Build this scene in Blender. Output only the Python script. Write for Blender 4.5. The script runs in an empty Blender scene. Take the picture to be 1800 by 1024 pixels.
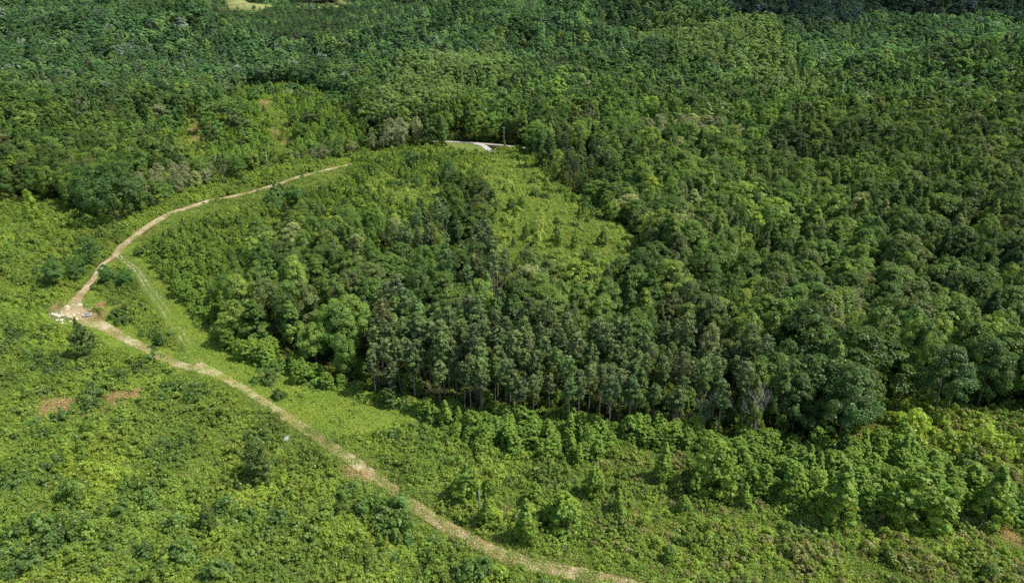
# Aerial view over a wooded valley: clear-cut hillside with dirt tracks, young growth, pine stand and closed broadleaf forest.
import bpy, math, random
import numpy as np
from mathutils import Vector, Matrix

CAM_H = 85.0
def smooth(a, b, t):
    t = np.clip((t - a) / (b - a), 0, 1)
    return t * t * (3 - 2 * t)
def noise(x, y, wl, seed):
    """smooth waves of about the given wavelength, -1..1"""
    rs = np.random.RandomState(seed)
    s = 0
    for k in range(6):
        a = rs.uniform(0, math.pi * 2); w = wl * rs.uniform(.7, 1.5); p = rs.uniform(0, 6.28)
        s = s + np.sin((x * math.cos(a) + y * math.sin(a)) * 2 * math.pi / w + p)
    return s / 3.4
def terrain(x, y):
    x = np.asarray(x, float); y = np.asarray(y, float)
    r = np.sqrt(x * x + y * y)
    z = 1.6 * noise(x, y, 95, 3) * smooth(60, 160, r)
    z = z + 5.0 * noise(x, y, 210, 11) * smooth(250, 500, r)
    z = z + 27.0 * noise(x, y, 480, 21) * smooth(480, 900, r)
    z = z + 17.0 * noise(x, y, 240, 27) * smooth(560, 900, r)
    z = z + 50 * smooth(470, 1500, y + .10 * x)
    z = z + 10 * np.exp(-((x + 440) / 190) ** 2) * smooth(1130, 1330, y)
    # wooded valley behind the left track, shallow draw down the right side
    z = z - 15 * np.exp(-((x + 250) / 85) ** 2) * smooth(210, 320, y) * (1 - smooth(480, 640, y))
    z = z - 9 * np.exp(-((x - 75 - .28 * (y - 150)) / 38) ** 2) * smooth(130, 190, y) * (1 - smooth(330, 480, y))
    z = z + 5 * np.exp(-((x + 15) / 60) ** 2 - ((y - 250) / 60) ** 2)
    return z

# places on the ground, in metres from the point below the camera
MAP = {'belt': [[(-39.4, 137.0), (-17.2, 125.9), (21.4, 120.7), (62.6, 114.2), (77.5, 118.7), (88.8, 99.8), (86.5, 93.3), (74.4, 96.4), (54.8, 95.4),
           (42.7, 101.0), (40.1, 110.9), (22.7, 113.6), (5.6, 111.8), (-2.3, 115.7), (-16.6, 120.2), (-31.7, 124.5)],
          [(-75.9, 160.6), (-62.0, 145.9), (-45.2, 139.3), (-33.7, 134.6), (-46.5, 144.2), (-68.7, 157.1), (-88.4, 176.1), (-113.5, 209.7),
           (-107.5, 213.2), (-79.6, 174.3)]],
 'bigtrees': [((-158.6, 266.2), 25.6, 1.15, 1, (0.034, 0.068, 0.022), 'big dark spreading tree with a bare trunk left of the ridge track'),
              ((-176.5, 282.7), 23.2, 1.2, 0, (0.045, 0.09, 0.025), 'broad dark tree just left of the big spreading one'),
              ((-160.9, 285.4), 17.6, 1.0, 2, (0.04, 0.08, 0.024), 'lower dark tree right of the big spreading one'),
              ((-216.6, 300.4), 16.4, 0.8, 3, (0.13, 0.19, 0.03), 'bright yellow-green tree standing at the left frame side'),
              ((-142.6, 219.5), 11.9, 0.95, 0, (0.045, 0.09, 0.025), 'dark bushy tree just above the start of the turning-place track'),
              ((-144.2, 201.4), 9.5, 1.2, 2, (0.05, 0.1, 0.03), 'low dark spreading tree above the turning place'),
              ((-140.0, 206.5), 8.2, 1.2, 0, (0.045, 0.09, 0.028), 'small dark tree between the low spreading one and the track'),
              ((-128.5, 202.3), 7.5, 1.1, 2, (0.045, 0.095, 0.028), 'small dark tree right of the narrow grassy gap'),
              ((-121.2, 200.5), 6.5, 1.2, 0, (0.045, 0.1, 0.03), 'small round tree at the top of the bush wedge between tracks'),
              ((-90.0, 277.6), 10.5, 1.3, 2, (0.045, 0.095, 0.026), 'dark broad tree alone below the upper end of the ridge track'),
              ((-94.5, 269.0), 8.2, 1.1, 0, (0.045, 0.095, 0.026), 'smaller dark tree left of the broad one below the ridge track'),
              ((-28.6, 308.5), 12.8, 1.1, 1, (0.04, 0.08, 0.03), 'dark tree on the bushy knoll below the lawn'),
              ((-51.6, 353.3), 10.8, 1.3, 2, (0.045, 0.09, 0.03), 'dark flat-topped tree left on the bushy knoll'),
              ((65.0, 114.4), 20.3, 0.95, 1, (0.04, 0.075, 0.022), 'huge dark round tree at the wood edge right of the dead tree'),
              ((57.3, 118.3), 18.3, 0.9, 5, (0.038, 0.072, 0.022), 'huge dark tree beside the grey dead tree'),
              ((90.8, 125.8), 18.4, 1.0, 1, (0.036, 0.068, 0.022), 'large very dark tree at the right wood edge')],
 'bush_clumps': [((-127.3, 205.4), 5.5, 16, 1.0, (0.05, 0.088, 0.024)), ((-110.5, 179.2), 5, 12, 1.0, (0.05, 0.088, 0.024)),
                 ((-90.8, 160.0), 6, 14, 1.0, (0.05, 0.088, 0.024)), ((-97.5, 167.7), 5, 8, 1.0, (0.05, 0.088, 0.024)),
                 ((-130.8, 162.2), 8, 16, 1.0, (0.05, 0.088, 0.024)), ((-117.8, 148.5), 7, 12, 1.0, (0.05, 0.088, 0.024)),
                 ((-153.6, 220.0), 7, 14, 1.0, (0.05, 0.088, 0.024)), ((-150.7, 209.0), 7, 10, 1.0, (0.05, 0.088, 0.024)),
                 ((-152.3, 231.4), 4, 8, 1.0, (0.05, 0.088, 0.024)), ((-183.6, 239.4), 7, 8, 1.0, (0.05, 0.088, 0.024)),
                 ((-129.6, 229.2), 4, 8, 1.0, (0.05, 0.088, 0.024)), ((-120.5, 229.6), 6, 8, 1.0, (0.05, 0.088, 0.024)),
                 ((-83.8, 90.0), 4, 7, 1.0, (0.05, 0.088, 0.024)), ((-79.9, 86.1), 4, 7, 1.0, (0.05, 0.088, 0.024)),
                 ((-92.6, 101.0), 3, 5, 1.0, (0.05, 0.088, 0.024)), ((-97.0, 120.8), 4, 7, 1.0, (0.05, 0.088, 0.024)),
                 ((-50.1, 93.5), 4, 7, 1.0, (0.05, 0.088, 0.024)), ((-51.4, 114.7), 4, 6, 1.0, (0.05, 0.088, 0.024)),
                 ((-27.9, 139.3), 4, 0, 1.0, (0.05, 0.088, 0.024)), ((-58.1, 142.2), 4, 6, 1.0, (0.05, 0.088, 0.024)),
                 ((-143.6, 219.5), 3, 5, 1.0, (0.05, 0.088, 0.024)), ((-51.6, 134.2), 2, 2, 1.0, (0.05, 0.088, 0.024)),
                 ((-109.0, 147.8), 5, 6, 1.0, (0.05, 0.088, 0.024)), ((-89.1, 144.7), 6, 8, 1.0, (0.05, 0.088, 0.024)),
                 ((-74.1, 135.5), 6, 8, 1.0, (0.05, 0.088, 0.024)), ((64.5, 110.7), 4, 6, 1.0, (0.05, 0.088, 0.024)),
                 ((74.5, 112.8), 4, 5, 1.0, (0.05, 0.088, 0.024)), ((87.5, 108.0), 3, 5, 1.0, (0.05, 0.088, 0.024)),
                 ((88.1, 120.8), 10, 28, 1.224, (0.12, 0.165, 0.03)), ((96.4, 115.1), 8, 20, 1.296, (0.12, 0.165, 0.03)),
                 ((81.9, 122.8), 7, 14, 1.08, (0.12, 0.165, 0.03)), ((-100.2, 295.3), 8, 10, 1.8, (0.05, 0.088, 0.024)),
                 ((-84.7, 294.1), 5, 5, 1.5, (0.05, 0.088, 0.024)), ((-47.1, 310.7), 9, 10, 1.6, (0.05, 0.088, 0.024)),
                 ((-70.2, 350.6), 6, 6, 1.5, (0.05, 0.088, 0.024)), ((-21.1, 245.0), 6, 8, 1.6, (0.05, 0.088, 0.024)),
                 ((9.8, 288.5), 5, 4, 1.4, (0.05, 0.088, 0.024)), ((32.4, 261.1), 8, 5, 1.6, (0.05, 0.088, 0.024)),
                 ((-229.3, 318.7), 5, 4, 1.3, (0.05, 0.088, 0.024)), ((-32.8, 91.5), 3.487983913914242, 4, 1.0934142635393607, (0.075, 0.115, 0.024)),
                 ((-93.6, 105.1), 3.8583917924957842, 4, 0.823333964164594, (0.062, 0.104, 0.026)),
                 ((-85.3, 104.9), 2.1164320815495756, 4, 0.845888480978262, (0.062, 0.104, 0.026)),
                 ((-105.7, 120.7), 2.1987059150277757, 3, 0.8718218955611172, (0.062, 0.104, 0.026)),
                 ((-78.6, 97.4), 1.8167480813756742, 2, 1.2375517803589413, (0.062, 0.104, 0.026)),
                 ((-84.1, 119.9), 3.956052772064813, 2, 0.9301873254861169, (0.062, 0.104, 0.026)),
                 ((-41.0, 94.3), 2.0119487863344823, 4, 0.8885955697667147, (0.052, 0.092, 0.024)),
                 ((-70.3, 110.9), 1.914890142824364, 2, 0.9187153725274866, (0.052, 0.092, 0.024)),
                 ((-64.0, 98.0), 1.508457798435892, 4, 1.118454268590015, (0.062, 0.104, 0.026)),
                 ((-58.7, 88.4), 2.7018629665750975, 3, 0.8831479580443224, (0.052, 0.092, 0.024)),
                 ((-27.2, 98.6), 3.937748907860588, 2, 1.2271492145017366, (0.052, 0.092, 0.024)),
                 ((-13.2, 88.1), 3.4693457599510857, 3, 0.9693644356752446, (0.062, 0.104, 0.026)),
                 ((-48.1, 92.9), 3.0592825776930876, 2, 0.8535592506831988, (0.062, 0.104, 0.026)),
                 ((-5.7, 83.7), 2.3609545326325296, 3, 1.2017199913867995, (0.052, 0.092, 0.024)),
                 ((-19.8, 93.0), 3.3709951412116577, 3, 1.186862443634411, (0.062, 0.104, 0.026)),
                 ((-45.7, 81.9), 2.0212084826219927, 4, 1.074872392141681, (0.062, 0.104, 0.026)),
                 ((-54.2, 84.1), 2.8628600927455974, 3, 1.1086846239310502, (0.052, 0.092, 0.024)),
                 ((-93.4, 130.4), 1.8721701115581213, 4, 0.9391866117606094, (0.052, 0.092, 0.024)),
                 ((-97.0, 133.2), 3.9667477719606685, 4, 1.2156230671901227, (0.062, 0.104, 0.026)),
                 ((-70.1, 98.6), 3.5657387794965665, 3, 1.0929348974659352, (0.062, 0.104, 0.026)),
                 ((-78.1, 84.7), 1.5818030499231894, 3, 0.9503833821214227, (0.062, 0.104, 0.026)),
                 ((-76.4, 92.4), 3.874496406554747, 4, 1.2034232084051095, (0.052, 0.092, 0.024)),
                 ((-87.1, 106.8), 1.8731133613506445, 3, 0.932665816795387, (0.052, 0.092, 0.024)),
                 ((-6.3, 83.1), 1.923224772811077, 4, 1.0040929953162305, (0.052, 0.092, 0.024)),
                 ((-28.9, 99.9), 2.1850888261762003, 3, 0.9817052368509562, (0.062, 0.104, 0.026)),
                 ((-75.7, 88.6), 2.8293796397711315, 2, 1.0821342369296776, (0.052, 0.092, 0.024)),
                 ((-11.1, 86.6), 2.7296550585387296, 4, 1.1519085369754227, (0.075, 0.115, 0.024)),
                 ((-54.9, 89.6), 3.4372452302966043, 4, 1.0643679406405113, (0.062, 0.104, 0.026)),
                 ((-21.4, 94.2), 3.2611739350167577, 3, 1.1758546182405825, (0.052, 0.092, 0.024)),
                 ((-20.5, 94.1), 2.2346301145271474, 3, 1.0923614671855586, (0.075, 0.115, 0.024))],
 'field': [[(-464.0, 1214.3), (-408.9, 1220.0), (-400.0, 1251.8), (-472.5, 1636.4), (-387.5, 1647.1), (-392.6, 1671.3), (-303.0, 1597.7),
            (-159.7, 1315.5), (-168.3, 1590.0), (-535.9, 1411.7)]],
 'forest': [[(-26.6, 300.7), (-13.9, 299.9), (-4.2, 245.7), (0.0, 212.3), (-9.4, 211.6), (-20.4, 234.3)],
            [(15.9, 385.0), (25.3, 358.8), (37.5, 306.5), (27.8, 298.4), (16.6, 330.8)]],
 'grass': [[(-143.2, 235.5), (-139.8, 243.3), (-123.3, 219.2), (-102.5, 193.0), (-80.5, 164.6), (-66.5, 150.8), (-49.7, 141.0), (-33.5, 133.5),
            (-19.1, 126.4), (-16.9, 122.9), (-25.3, 122.3), (-35.3, 119.1), (-48.0, 126.2), (-61.3, 136.0), (-74.7, 143.4), (-90.7, 166.6),
            (-112.1, 193.9), (-129.5, 217.0)],
           [(-135.4, 181.6), (-136.3, 189.8), (-137.5, 205.5), (-124.1, 192.4), (-104.3, 171.9), (-79.1, 150.4), (-77.6, 143.6), (-100.1, 157.5),
            (-113.2, 165.1), (-125.5, 170.5)],
           [(-120.8, 167.7), (-114.7, 165.1), (-107.5, 152.3), (-109.8, 149.1)],
           [(-139.5, 213.9), (-141.2, 229.7), (-133.9, 217.9), (-129.4, 199.0)]],
 'knoll': [[(-85.0, 394.6), (-34.6, 380.0), (-13.9, 263.0), (-4.0, 225.9), (1.7, 190.5), (-5.5, 207.6), (-10.0, 230.4), (-20.7, 239.6),
            (-32.0, 229.6), (-49.2, 236.8), (-75.3, 257.4), (-89.6, 260.7), (-98.0, 265.7), (-84.7, 294.1)],
           [(-129.3, 231.7), (-126.4, 257.1), (-114.4, 278.6), (-80.9, 232.1), (-84.0, 218.1), (-81.0, 196.9), (-82.4, 181.9), (-75.9, 160.6),
            (-86.8, 172.3), (-109.7, 201.3), (-121.5, 215.3)]],
 'lawn': [[(-39.5, 422.6), (-17.2, 418.8), (-13.7, 396.7), (-32.6, 395.7), (-40.2, 407.2)]],
 'low': [[(-384.4, 938.9), (-225.7, 1043.2), (-114.0, 1064.3), (-139.3, 1310.4), (-543.9, 1351.5)]],
 'lowside': [[(-139.3, 228.2), (-142.1, 237.5), (-143.4, 255.0), (-143.2, 278.8), (-136.6, 303.5), (-122.2, 314.3), (-108.5, 322.7), (-95.8, 337.1),
              (-88.2, 376.5), (-71.7, 358.7), (-78.9, 301.7), (-96.7, 292.2), (-111.7, 284.6), (-123.0, 270.4), (-127.5, 249.6), (-129.3, 231.7),
              (-129.5, 217.0)]],
 'meadow': [[(-19.7, 364.6), (-4.7, 379.4), (14.1, 337.7), (32.3, 293.3), (39.4, 247.1), (48.8, 222.5), (45.6, 205.0), (26.3, 195.6), (7.1, 199.5),
             (-2.8, 212.3), (-6.7, 240.6), (-11.9, 281.7)],
            [(-75.8, 349.6), (-30.5, 301.4), (-31.3, 261.0), (-61.1, 288.2)]],
 'midlow': [[(-165.3, 286.6), (-201.2, 360.5), (-202.1, 405.2), (-175.1, 442.9), (-124.2, 445.4), (-89.1, 455.1), (-70.6, 430.1), (-85.0, 394.6),
             (-128.3, 340.6), (-151.9, 314.7)]],
 'open': [[(-383.0, 243.2), (-308.1, 299.7), (-270.7, 354.4), (-235.9, 347.4), (-174.7, 278.8), (-154.8, 273.3), (-157.5, 327.5), (-130.9, 348.3),
           (-108.8, 385.5), (-88.4, 411.9), (-67.8, 411.7), (-36.6, 404.2), (0.0, 399.5), (17.8, 358.5), (26.4, 313.1), (20.2, 232.4), (1.7, 190.5),
           (-5.5, 207.6), (-10.0, 230.4), (-20.7, 239.6), (-32.0, 229.6), (-49.2, 236.8), (-75.3, 257.4), (-89.6, 260.7), (-88.2, 235.8),
           (-84.0, 218.1), (-81.0, 196.9), (-82.4, 181.9), (-75.9, 160.6), (-62.0, 145.9), (-45.2, 139.3), (-33.7, 134.6), (-25.9, 134.4),
           (-17.7, 130.6), (-8.7, 128.2), (3.7, 126.0), (21.7, 123.0), (35.6, 120.3), (48.5, 116.4), (63.5, 116.4), (78.2, 127.8), (92.5, 133.5),
           (101.2, 130.8), (112.5, 128.8), (181.6, 113.4), (141.4, 44.2), (-127.8, 43.7)]],
 'openings': [[(-247.6, 535.2), (-246.6, 558.1), (-230.4, 542.0), (-165.4, 375.7), (-185.2, 381.4), (-232.9, 491.3)],
              [(-215.3, 596.0), (-197.7, 588.8), (-155.2, 493.4), (-113.2, 368.1), (-131.2, 367.1), (-176.0, 499.2)]],
 'pale': [[(-183.9, 321.2), (-196.2, 353.5), (-189.5, 378.1), (-156.7, 376.4), (-133.1, 321.9), (-149.3, 308.8), (-159.3, 292.1)],
          [(-137.9, 351.2), (-121.6, 365.9), (-91.4, 427.7), (-57.0, 435.1), (-53.6, 406.5), (-85.0, 394.6), (-102.4, 340.4), (-124.0, 327.6)],
          [(-260.8, 352.9), (-246.3, 359.2), (-220.6, 322.9), (-242.6, 329.8)], [(74.4, 411.8), (141.5, 431.4), (134.4, 406.2), (70.0, 384.4)]],
 'pale_far': [[(178.1, 1210.5), (258.8, 1208.4), (307.9, 1078.0), (270.6, 685.7), (259.5, 576.1), (214.5, 531.7), (204.6, 644.1), (151.1, 688.0)]],
 'pale_mid': [[(-44.0, 798.7), (-14.2, 920.3), (0.0, 675.3), (-39.8, 491.4), (-92.4, 433.4), (-103.3, 652.4), (-96.2, 876.7)]],
 'pine_edge': [[(-32.2, 137.0), (-25.7, 133.0), (-17.6, 129.2), (-8.6, 126.5), (3.6, 124.1), (21.5, 121.0), (35.2, 118.4), (49.2, 114.7)]],
 'pinefront': [[(-34.2, 137.0), (-36.6, 149.7), (55.3, 133.3), (50.0, 112.3), (21.1, 118.2), (-17.2, 125.4), (-33.1, 131.8)]],
 'pines': [([(-36.6, 149.7), (0.0, 147.7), (40.0, 151.1), (55.7, 134.6), (49.0, 114.2), (21.4, 120.2), (-17.3, 126.4), (-33.5, 133.5)], 0.72),
           ([(-47.7, 252.0), (-22.8, 239.1), (-3.7, 207.6), (0.0, 173.6), (32.0, 185.2), (32.2, 199.9), (-6.0, 162.3), (-23.6, 187.1),
             (-37.8, 215.5)],
            0.9),
           ([(17.1, 342.2), (25.3, 383.5), (65.5, 375.9), (54.4, 307.5), (25.3, 298.4)], 0.85),
           ([(-33.5, 133.5), (-44.6, 160.4), (-40.9, 172.2), (-19.6, 148.6), (-18.1, 134.2)], 0.3)],
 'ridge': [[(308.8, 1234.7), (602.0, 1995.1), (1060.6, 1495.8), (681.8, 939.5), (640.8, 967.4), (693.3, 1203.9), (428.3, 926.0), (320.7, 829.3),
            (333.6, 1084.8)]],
 'road': [[(-48.2, 426.0), (-38.2, 424.0), (-24.1, 420.5), (-6.8, 413.4), (6.6, 401.5), (14.7, 396.7)],
          [(-22.0, 418.8), (-17.0, 412.8), (-11.0, 392.7)]],
 'saplings': [((8.8, 93.0), 8.0, 1.4949999999999999, 0, 'broad rounded young tree standing alone in the middle foreground of the clear-cut'),
              ((2.3, 90.1), 9.2, 1.15, 0, 'tall narrow young tree left of the broad rounded one in the clear-cut'),
              ((-4.3, 93.3), 6.5, 1.15, 0, 'leafy young tree at the foot of the dead snag'),
              ((15.1, 101.7), 6.6, 1.15, 0, 'small domed young tree behind the broad rounded one'),
              ((18.7, 96.8), 5.9, 1.035, 0, 'small young tree right of the broad rounded one'),
              ((4.1, 99.0), 5.4, 1.035, 0, 'small bright young tree behind the tall narrow one'),
              ((-8.1, 100.2), 8.1, 0.9199999999999999, 0, 'slim young tree left of the dead snag'),
              ((41.2, 97.7), 5.6, 1.265, 0, 'small young tree standing before the left end of the sapling row'),
              ((30.2, 96.4), 4.3, 1.15, 0, 'very small young tree in the scrub right of centre'),
              ((33.0, 99.7), 6.4, 0.9199999999999999, 0, 'slender young tree before the sapling belt right of centre'),
              ((55.2, 92.7), 13.4, 1.2075, 0, 'tallest young tree jutting out at the front of the sapling row'),
              ((68.9, 93.7), 11.8, 1.2075, 0, 'rounded young tree at the front of the sapling row toward the right'),
              ((81.4, 93.1), 13.1, 1.2075, 0, 'rounded young tree at the right end of the sapling row'),
              ((50.0, 98.4), 8.6, 1.15, 0, 'low rounded young tree at the front of the sapling row'),
              ((45.3, 99.7), 7.8, 1.15, 0, 'small rounded young tree at the left front of the sapling row'),
              ((28.5, 105.7), 8.8, 1.15, 0, 'rounded young tree at the lower left corner of the dense belt'),
              ((36.7, 102.0), 11.3, 1.15, 0, 'full young tree beside the dark gap in the belt'),
              ((-47.4, 104.9), 8.5, 1.035, 1, 'dark conical young tree in the left foreground scrub'),
              ((-49.7, 100.5), 5.2, 0.8049999999999999, 1, 'slim dark young tree beside the dark conical one'),
              ((-108.4, 155.3), 9.5, 1.035, 1, 'dark narrow young tree below the stony turning place'),
              ((-115.8, 164.8), 7.1, 1.15, 1, 'small dark tree between the parked truck and the rocks'),
              ((-51.0, 90.7), 7.0, 1.15, 1, 'dark young tree low in the left foreground scrub')],
 'spots': {'board': (-46.0, 116.8),
           'car1': (-461.1, 1216.8),
           'car2': (-449.2, 1231.3),
           'car3': (-443.3, 1236.0),
           'car4': (-435.7, 1223.7),
           'car5': (-447.1, 1219.0),
           'cart': (-122.5, 180.1),
           'dead_a': (47.8, 114.7),
           'dead_b': (-82.8, 222.8),
           'dead_c': (-59.2, 159.7),
           'dead_d': (-52.5, 192.6),
           'dead_e': (252.6, 344.2),
           'dead_f': (37.9, 117.6),
           'dead_g': (-4.0, 173.1),
           'hall': (-415.8, 1661.1),
           'log': (-255.7, 342.4),
           'pile': (-171.3, 440.5),
           'pole_a': (-4.8, 414.8),
           'pole_b': (-124.4, 348.3),
           'red': (-86.6, 220.0),
           'rocks': (-128.3, 181.1),
           'shed': (-530.4, 1624.4),
           'snag': (-5.8, 96.6),
           'stick': (-43.7, 81.9),
           'stub': (3.6, 398.5),
           'twig': (-105.8, 152.3)},
 'stand': [[(-289.7, 760.1), (-205.6, 681.4), (-115.0, 550.0), (-92.4, 433.4), (-116.0, 412.8), (-142.8, 382.3), (-183.8, 446.4), (-219.0, 542.7)],
           [(-92.4, 433.4), (-116.0, 412.8), (-140.8, 376.9), (-178.5, 382.1), (-226.2, 456.7), (-183.8, 446.4)],
           [(-226.2, 456.7), (-254.4, 529.9), (-246.5, 555.4), (-227.1, 534.3), (-196.4, 440.5)]],
 'tan': [[(-105.3, 128.3), (-106.6, 134.7), (-97.3, 132.7), (-87.4, 138.0), (-83.6, 132.7), (-90.9, 124.2), (-101.8, 124.8)],
         [(-2.8, 147.7), (-2.6, 147.5), (-2.5, 148.0)], [(-3.1, 97.7), (0.0, 99.0), (0.5, 93.8), (-2.0, 93.1)],
         [(83.6, 91.9), (89.4, 93.3), (86.2, 88.6), (82.3, 89.2)], [(19.7, 96.8), (22.5, 98.2), (21.8, 93.1), (20.1, 92.5)],
         [(-32.1, 109.7), (-28.4, 107.7), (-27.7, 104.3), (-31.0, 105.9)], [(-208.4, 578.6), (-191.8, 562.8), (-188.2, 544.2), (-198.4, 550.9)],
         [(-170.4, 486.8), (-168.7, 494.6), (-146.3, 454.9), (-152.8, 454.1)], [(-189.8, 457.0), (-169.7, 448.5), (-163.6, 431.1), (-179.7, 433.8)],
         [(-135.4, 181.6), (-135.0, 187.7), (-131.0, 183.8), (-130.4, 177.4)], [(-125.5, 184.3), (-123.2, 188.6), (-117.5, 179.2), (-120.9, 179.0)],
         [(-249.1, 539.0), (-239.9, 540.7), (-221.6, 486.8), (-225.5, 481.5)], [(34.2, 96.2), (35.5, 96.8), (34.1, 92.1), (33.1, 92.1)],
         [(-173.0, 495.0), (-168.5, 496.7), (-143.9, 451.9), (-148.9, 448.5)], [(-212.8, 588.7), (-192.7, 567.3), (-185.1, 536.8), (-198.3, 547.7)],
         [(-194.8, 466.9), (-171.0, 454.6), (-164.2, 434.8), (-182.3, 438.6)], [(-250.7, 542.8), (-241.0, 545.9), (-220.7, 486.5), (-225.5, 481.5)],
         [(-135.4, 182.9), (-135.5, 189.8), (-129.4, 183.8), (-129.3, 176.8)], [(-125.5, 184.3), (-123.1, 189.7), (-116.9, 180.6), (-119.7, 178.2)]],
 'track_w': [[2.7864, 2.7864, 2.7864, 2.9412, 2.6316, 2.6316, 2.6316, 2.6316, 2.6316, 2.4768000000000003, 2.322, 2.1672, 2.0124000000000004],
             [3.2, 3.6, 3.8, 4.0, 4.2, 4.4, 4.4, 4.4, 4.0], [2.4, 2.8, 2.8, 3.6, 6.5, 5.5, 2.6, 2.0, 1.8, 2.4], [3, 3.6, 3.8, 3.4, 2.5, 2.5]],
 'tracks': [[(34.0, 75.5), (20.3, 80.0), (13.5, 82.2), (3.7, 84.6), (-1.9, 87.1), (-9.7, 92.1), (-18.5, 99.0), (-27.3, 107.7), (-36.3, 115.9),
             (-47.9, 125.7), (-60.0, 136.0), (-69.9, 143.2), (-77.1, 149.1)],
            [(-140.6, 230.6), (-143.5, 240.2), (-144.5, 257.2), (-144.6, 281.7), (-137.9, 306.7), (-122.8, 316.2), (-109.5, 326.0), (-97.2, 342.3),
             (-89.3, 381.4)],
            [(-69.9, 143.2), (-83.1, 149.7), (-99.9, 163.0), (-112.8, 172.9), (-122.4, 178.8), (-129.4, 183.8), (-133.1, 194.6), (-136.6, 208.7),
             (-140.9, 221.8), (-140.6, 230.6)],
            [(-75.7, 147.5), (-89.0, 166.1), (-101.8, 183.8), (-113.6, 198.7), (-124.8, 213.6), (-140.6, 230.6)]]}

sc = bpy.context.scene
COL = sc.collection
PI = math.pi
rng = np.random.RandomState(7)

# ------------------------------------------------------------------ helpers
def mesh_from(name, V, F, mat=None, attrs=None, smooth_shade=False):
    me = bpy.data.meshes.new(name)
    V = np.asarray(V, np.float32); F = np.asarray(F, np.int32)
    n = F.shape[1]
    me.vertices.add(len(V)); me.vertices.foreach_set('co', V.ravel())
    me.loops.add(F.size); me.loops.foreach_set('vertex_index', F.ravel())
    me.polygons.add(len(F)); me.polygons.foreach_set('loop_start', np.arange(0, F.size, n, dtype=np.int32))
    me.update(calc_edges=True)
    if smooth_shade: me.polygons.foreach_set('use_smooth', np.ones(len(F), bool))
    if attrs:
        for k, (dom, typ, a) in attrs.items():
            at = me.attributes.new(k, typ, dom)
            at.data.foreach_set('color' if typ == 'FLOAT_COLOR' else ('vector' if typ == 'FLOAT_VECTOR' else 'value'), np.asarray(a).ravel())
    if mat: me.materials.append(mat)
    return me
def link(name, me, parent=None, loc=(0, 0, 0)):
    o = bpy.data.objects.new(name, me); COL.objects.link(o)
    o.location = loc
    if parent: o.parent = parent
    return o
def tag(o, label=None, cat=None, group=None, kind=None):
    if label: o['label'] = label
    if cat: o['category'] = cat
    if group: o['group'] = group
    if kind: o['kind'] = kind
    return o
def empty(name, loc, rz=0):
    o = bpy.data.objects.new(name, None); COL.objects.link(o)
    o.location = loc; o.rotation_euler = (0, 0, rz); o.empty_display_size = .5
    return o
class MB:
    """collects boxes, tubes and blobs into one mesh"""
    def __init__(s): s.v = []; s.f = []
    def poly(s, V, F):
        b = len(s.v); s.v += [tuple(map(float, p)) for p in V]; s.f += [tuple(b + i for i in q) for q in F]
    def box(s, c, d, rz=0, top=1.0, bev=0.0):
        x, y, z = d[0] / 2, d[1] / 2, d[2] / 2
        ca, sa = math.cos(rz), math.sin(rz)
        V = []
        for zz, t in ((-z, 1), (z, top)):
            for xx, yy in ((-x, -y), (x, -y), (x, y), (-x, y)):
                xx *= t; yy *= t
                V.append((c[0] + xx * ca - yy * sa, c[1] + xx * sa + yy * ca, c[2] + zz))
        s.poly(V, [(3, 2, 1, 0), (4, 5, 6, 7), (0, 1, 5, 4), (1, 2, 6, 5), (2, 3, 7, 6), (3, 0, 4, 7)])
    def tube(s, pts, rad, n=6):
        pts = [Vector(p) for p in pts]
        rings = []
        for i, p in enumerate(pts):
            d = (pts[min(i + 1, len(pts) - 1)] - pts[max(i - 1, 0)]).normalized()
            a = d.cross(Vector((0.31, .77, .2))).normalized(); b = d.cross(a)
            rings.append([p + (a * math.cos(k * 2 * PI / n) + b * math.sin(k * 2 * PI / n)) * rad[i] for k in range(n)])
        V = [q for r in rings for q in r]; F = []
        for i in range(len(pts) - 1):
            for k in range(n):
                F.append((i * n + k, i * n + (k + 1) % n, (i + 1) * n + (k + 1) % n, (i + 1) * n + k))
        F.append(tuple(range(n))[::-1]); F.append(tuple((len(pts) - 1) * n + k for k in range(n)))
        s.poly(V, F)
    def mesh(s, name, mat, sm=False):
        me = bpy.data.meshes.new(name); me.from_pydata(s.v, [], s.f); me.materials.append(mat)
        if sm: me.polygons.foreach_set('use_smooth', [True] * len(me.polygons))
        me.update(); return me

# ------------------------------------------------------------------ materials
def new_mat(name):
    m = bpy.data.materials.new(name); m.use_nodes = True
    nt = m.node_tree; nt.nodes.clear()
    out = nt.nodes.new('ShaderNodeOutputMaterial')
    return m, nt, out
def node(nt, t, **kw):
    n = nt.nodes.new(t)
    for k, v in kw.items(): setattr(n, k, v)
    return n
def noise_node(nt, scale, detail=4, rough=.6, vec=None, dist=0):
    n = node(nt, 'ShaderNodeTexNoise'); n.inputs['Scale'].default_value = scale
    n.inputs['Detail'].default_value = detail; n.inputs['Roughness'].default_value = rough; n.inputs['Distortion'].default_value = dist
    if vec is not None: nt.links.new(vec, n.inputs['Vector'])
    return n.outputs['Fac']
def ramp(nt, fac, stops):
    r = node(nt, 'ShaderNodeValToRGB'); e = r.color_ramp.elements
    while len(e) < len(stops): e.new(.5)
    for i, (p, c) in enumerate(stops):
        e[i].position = p; e[i].color = (c[0], c[1], c[2], 1) if len(c) > 2 else (c[0],) * 3 + (1,)
    nt.links.new(fac, r.inputs[0]); return r.outputs[0]
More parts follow.
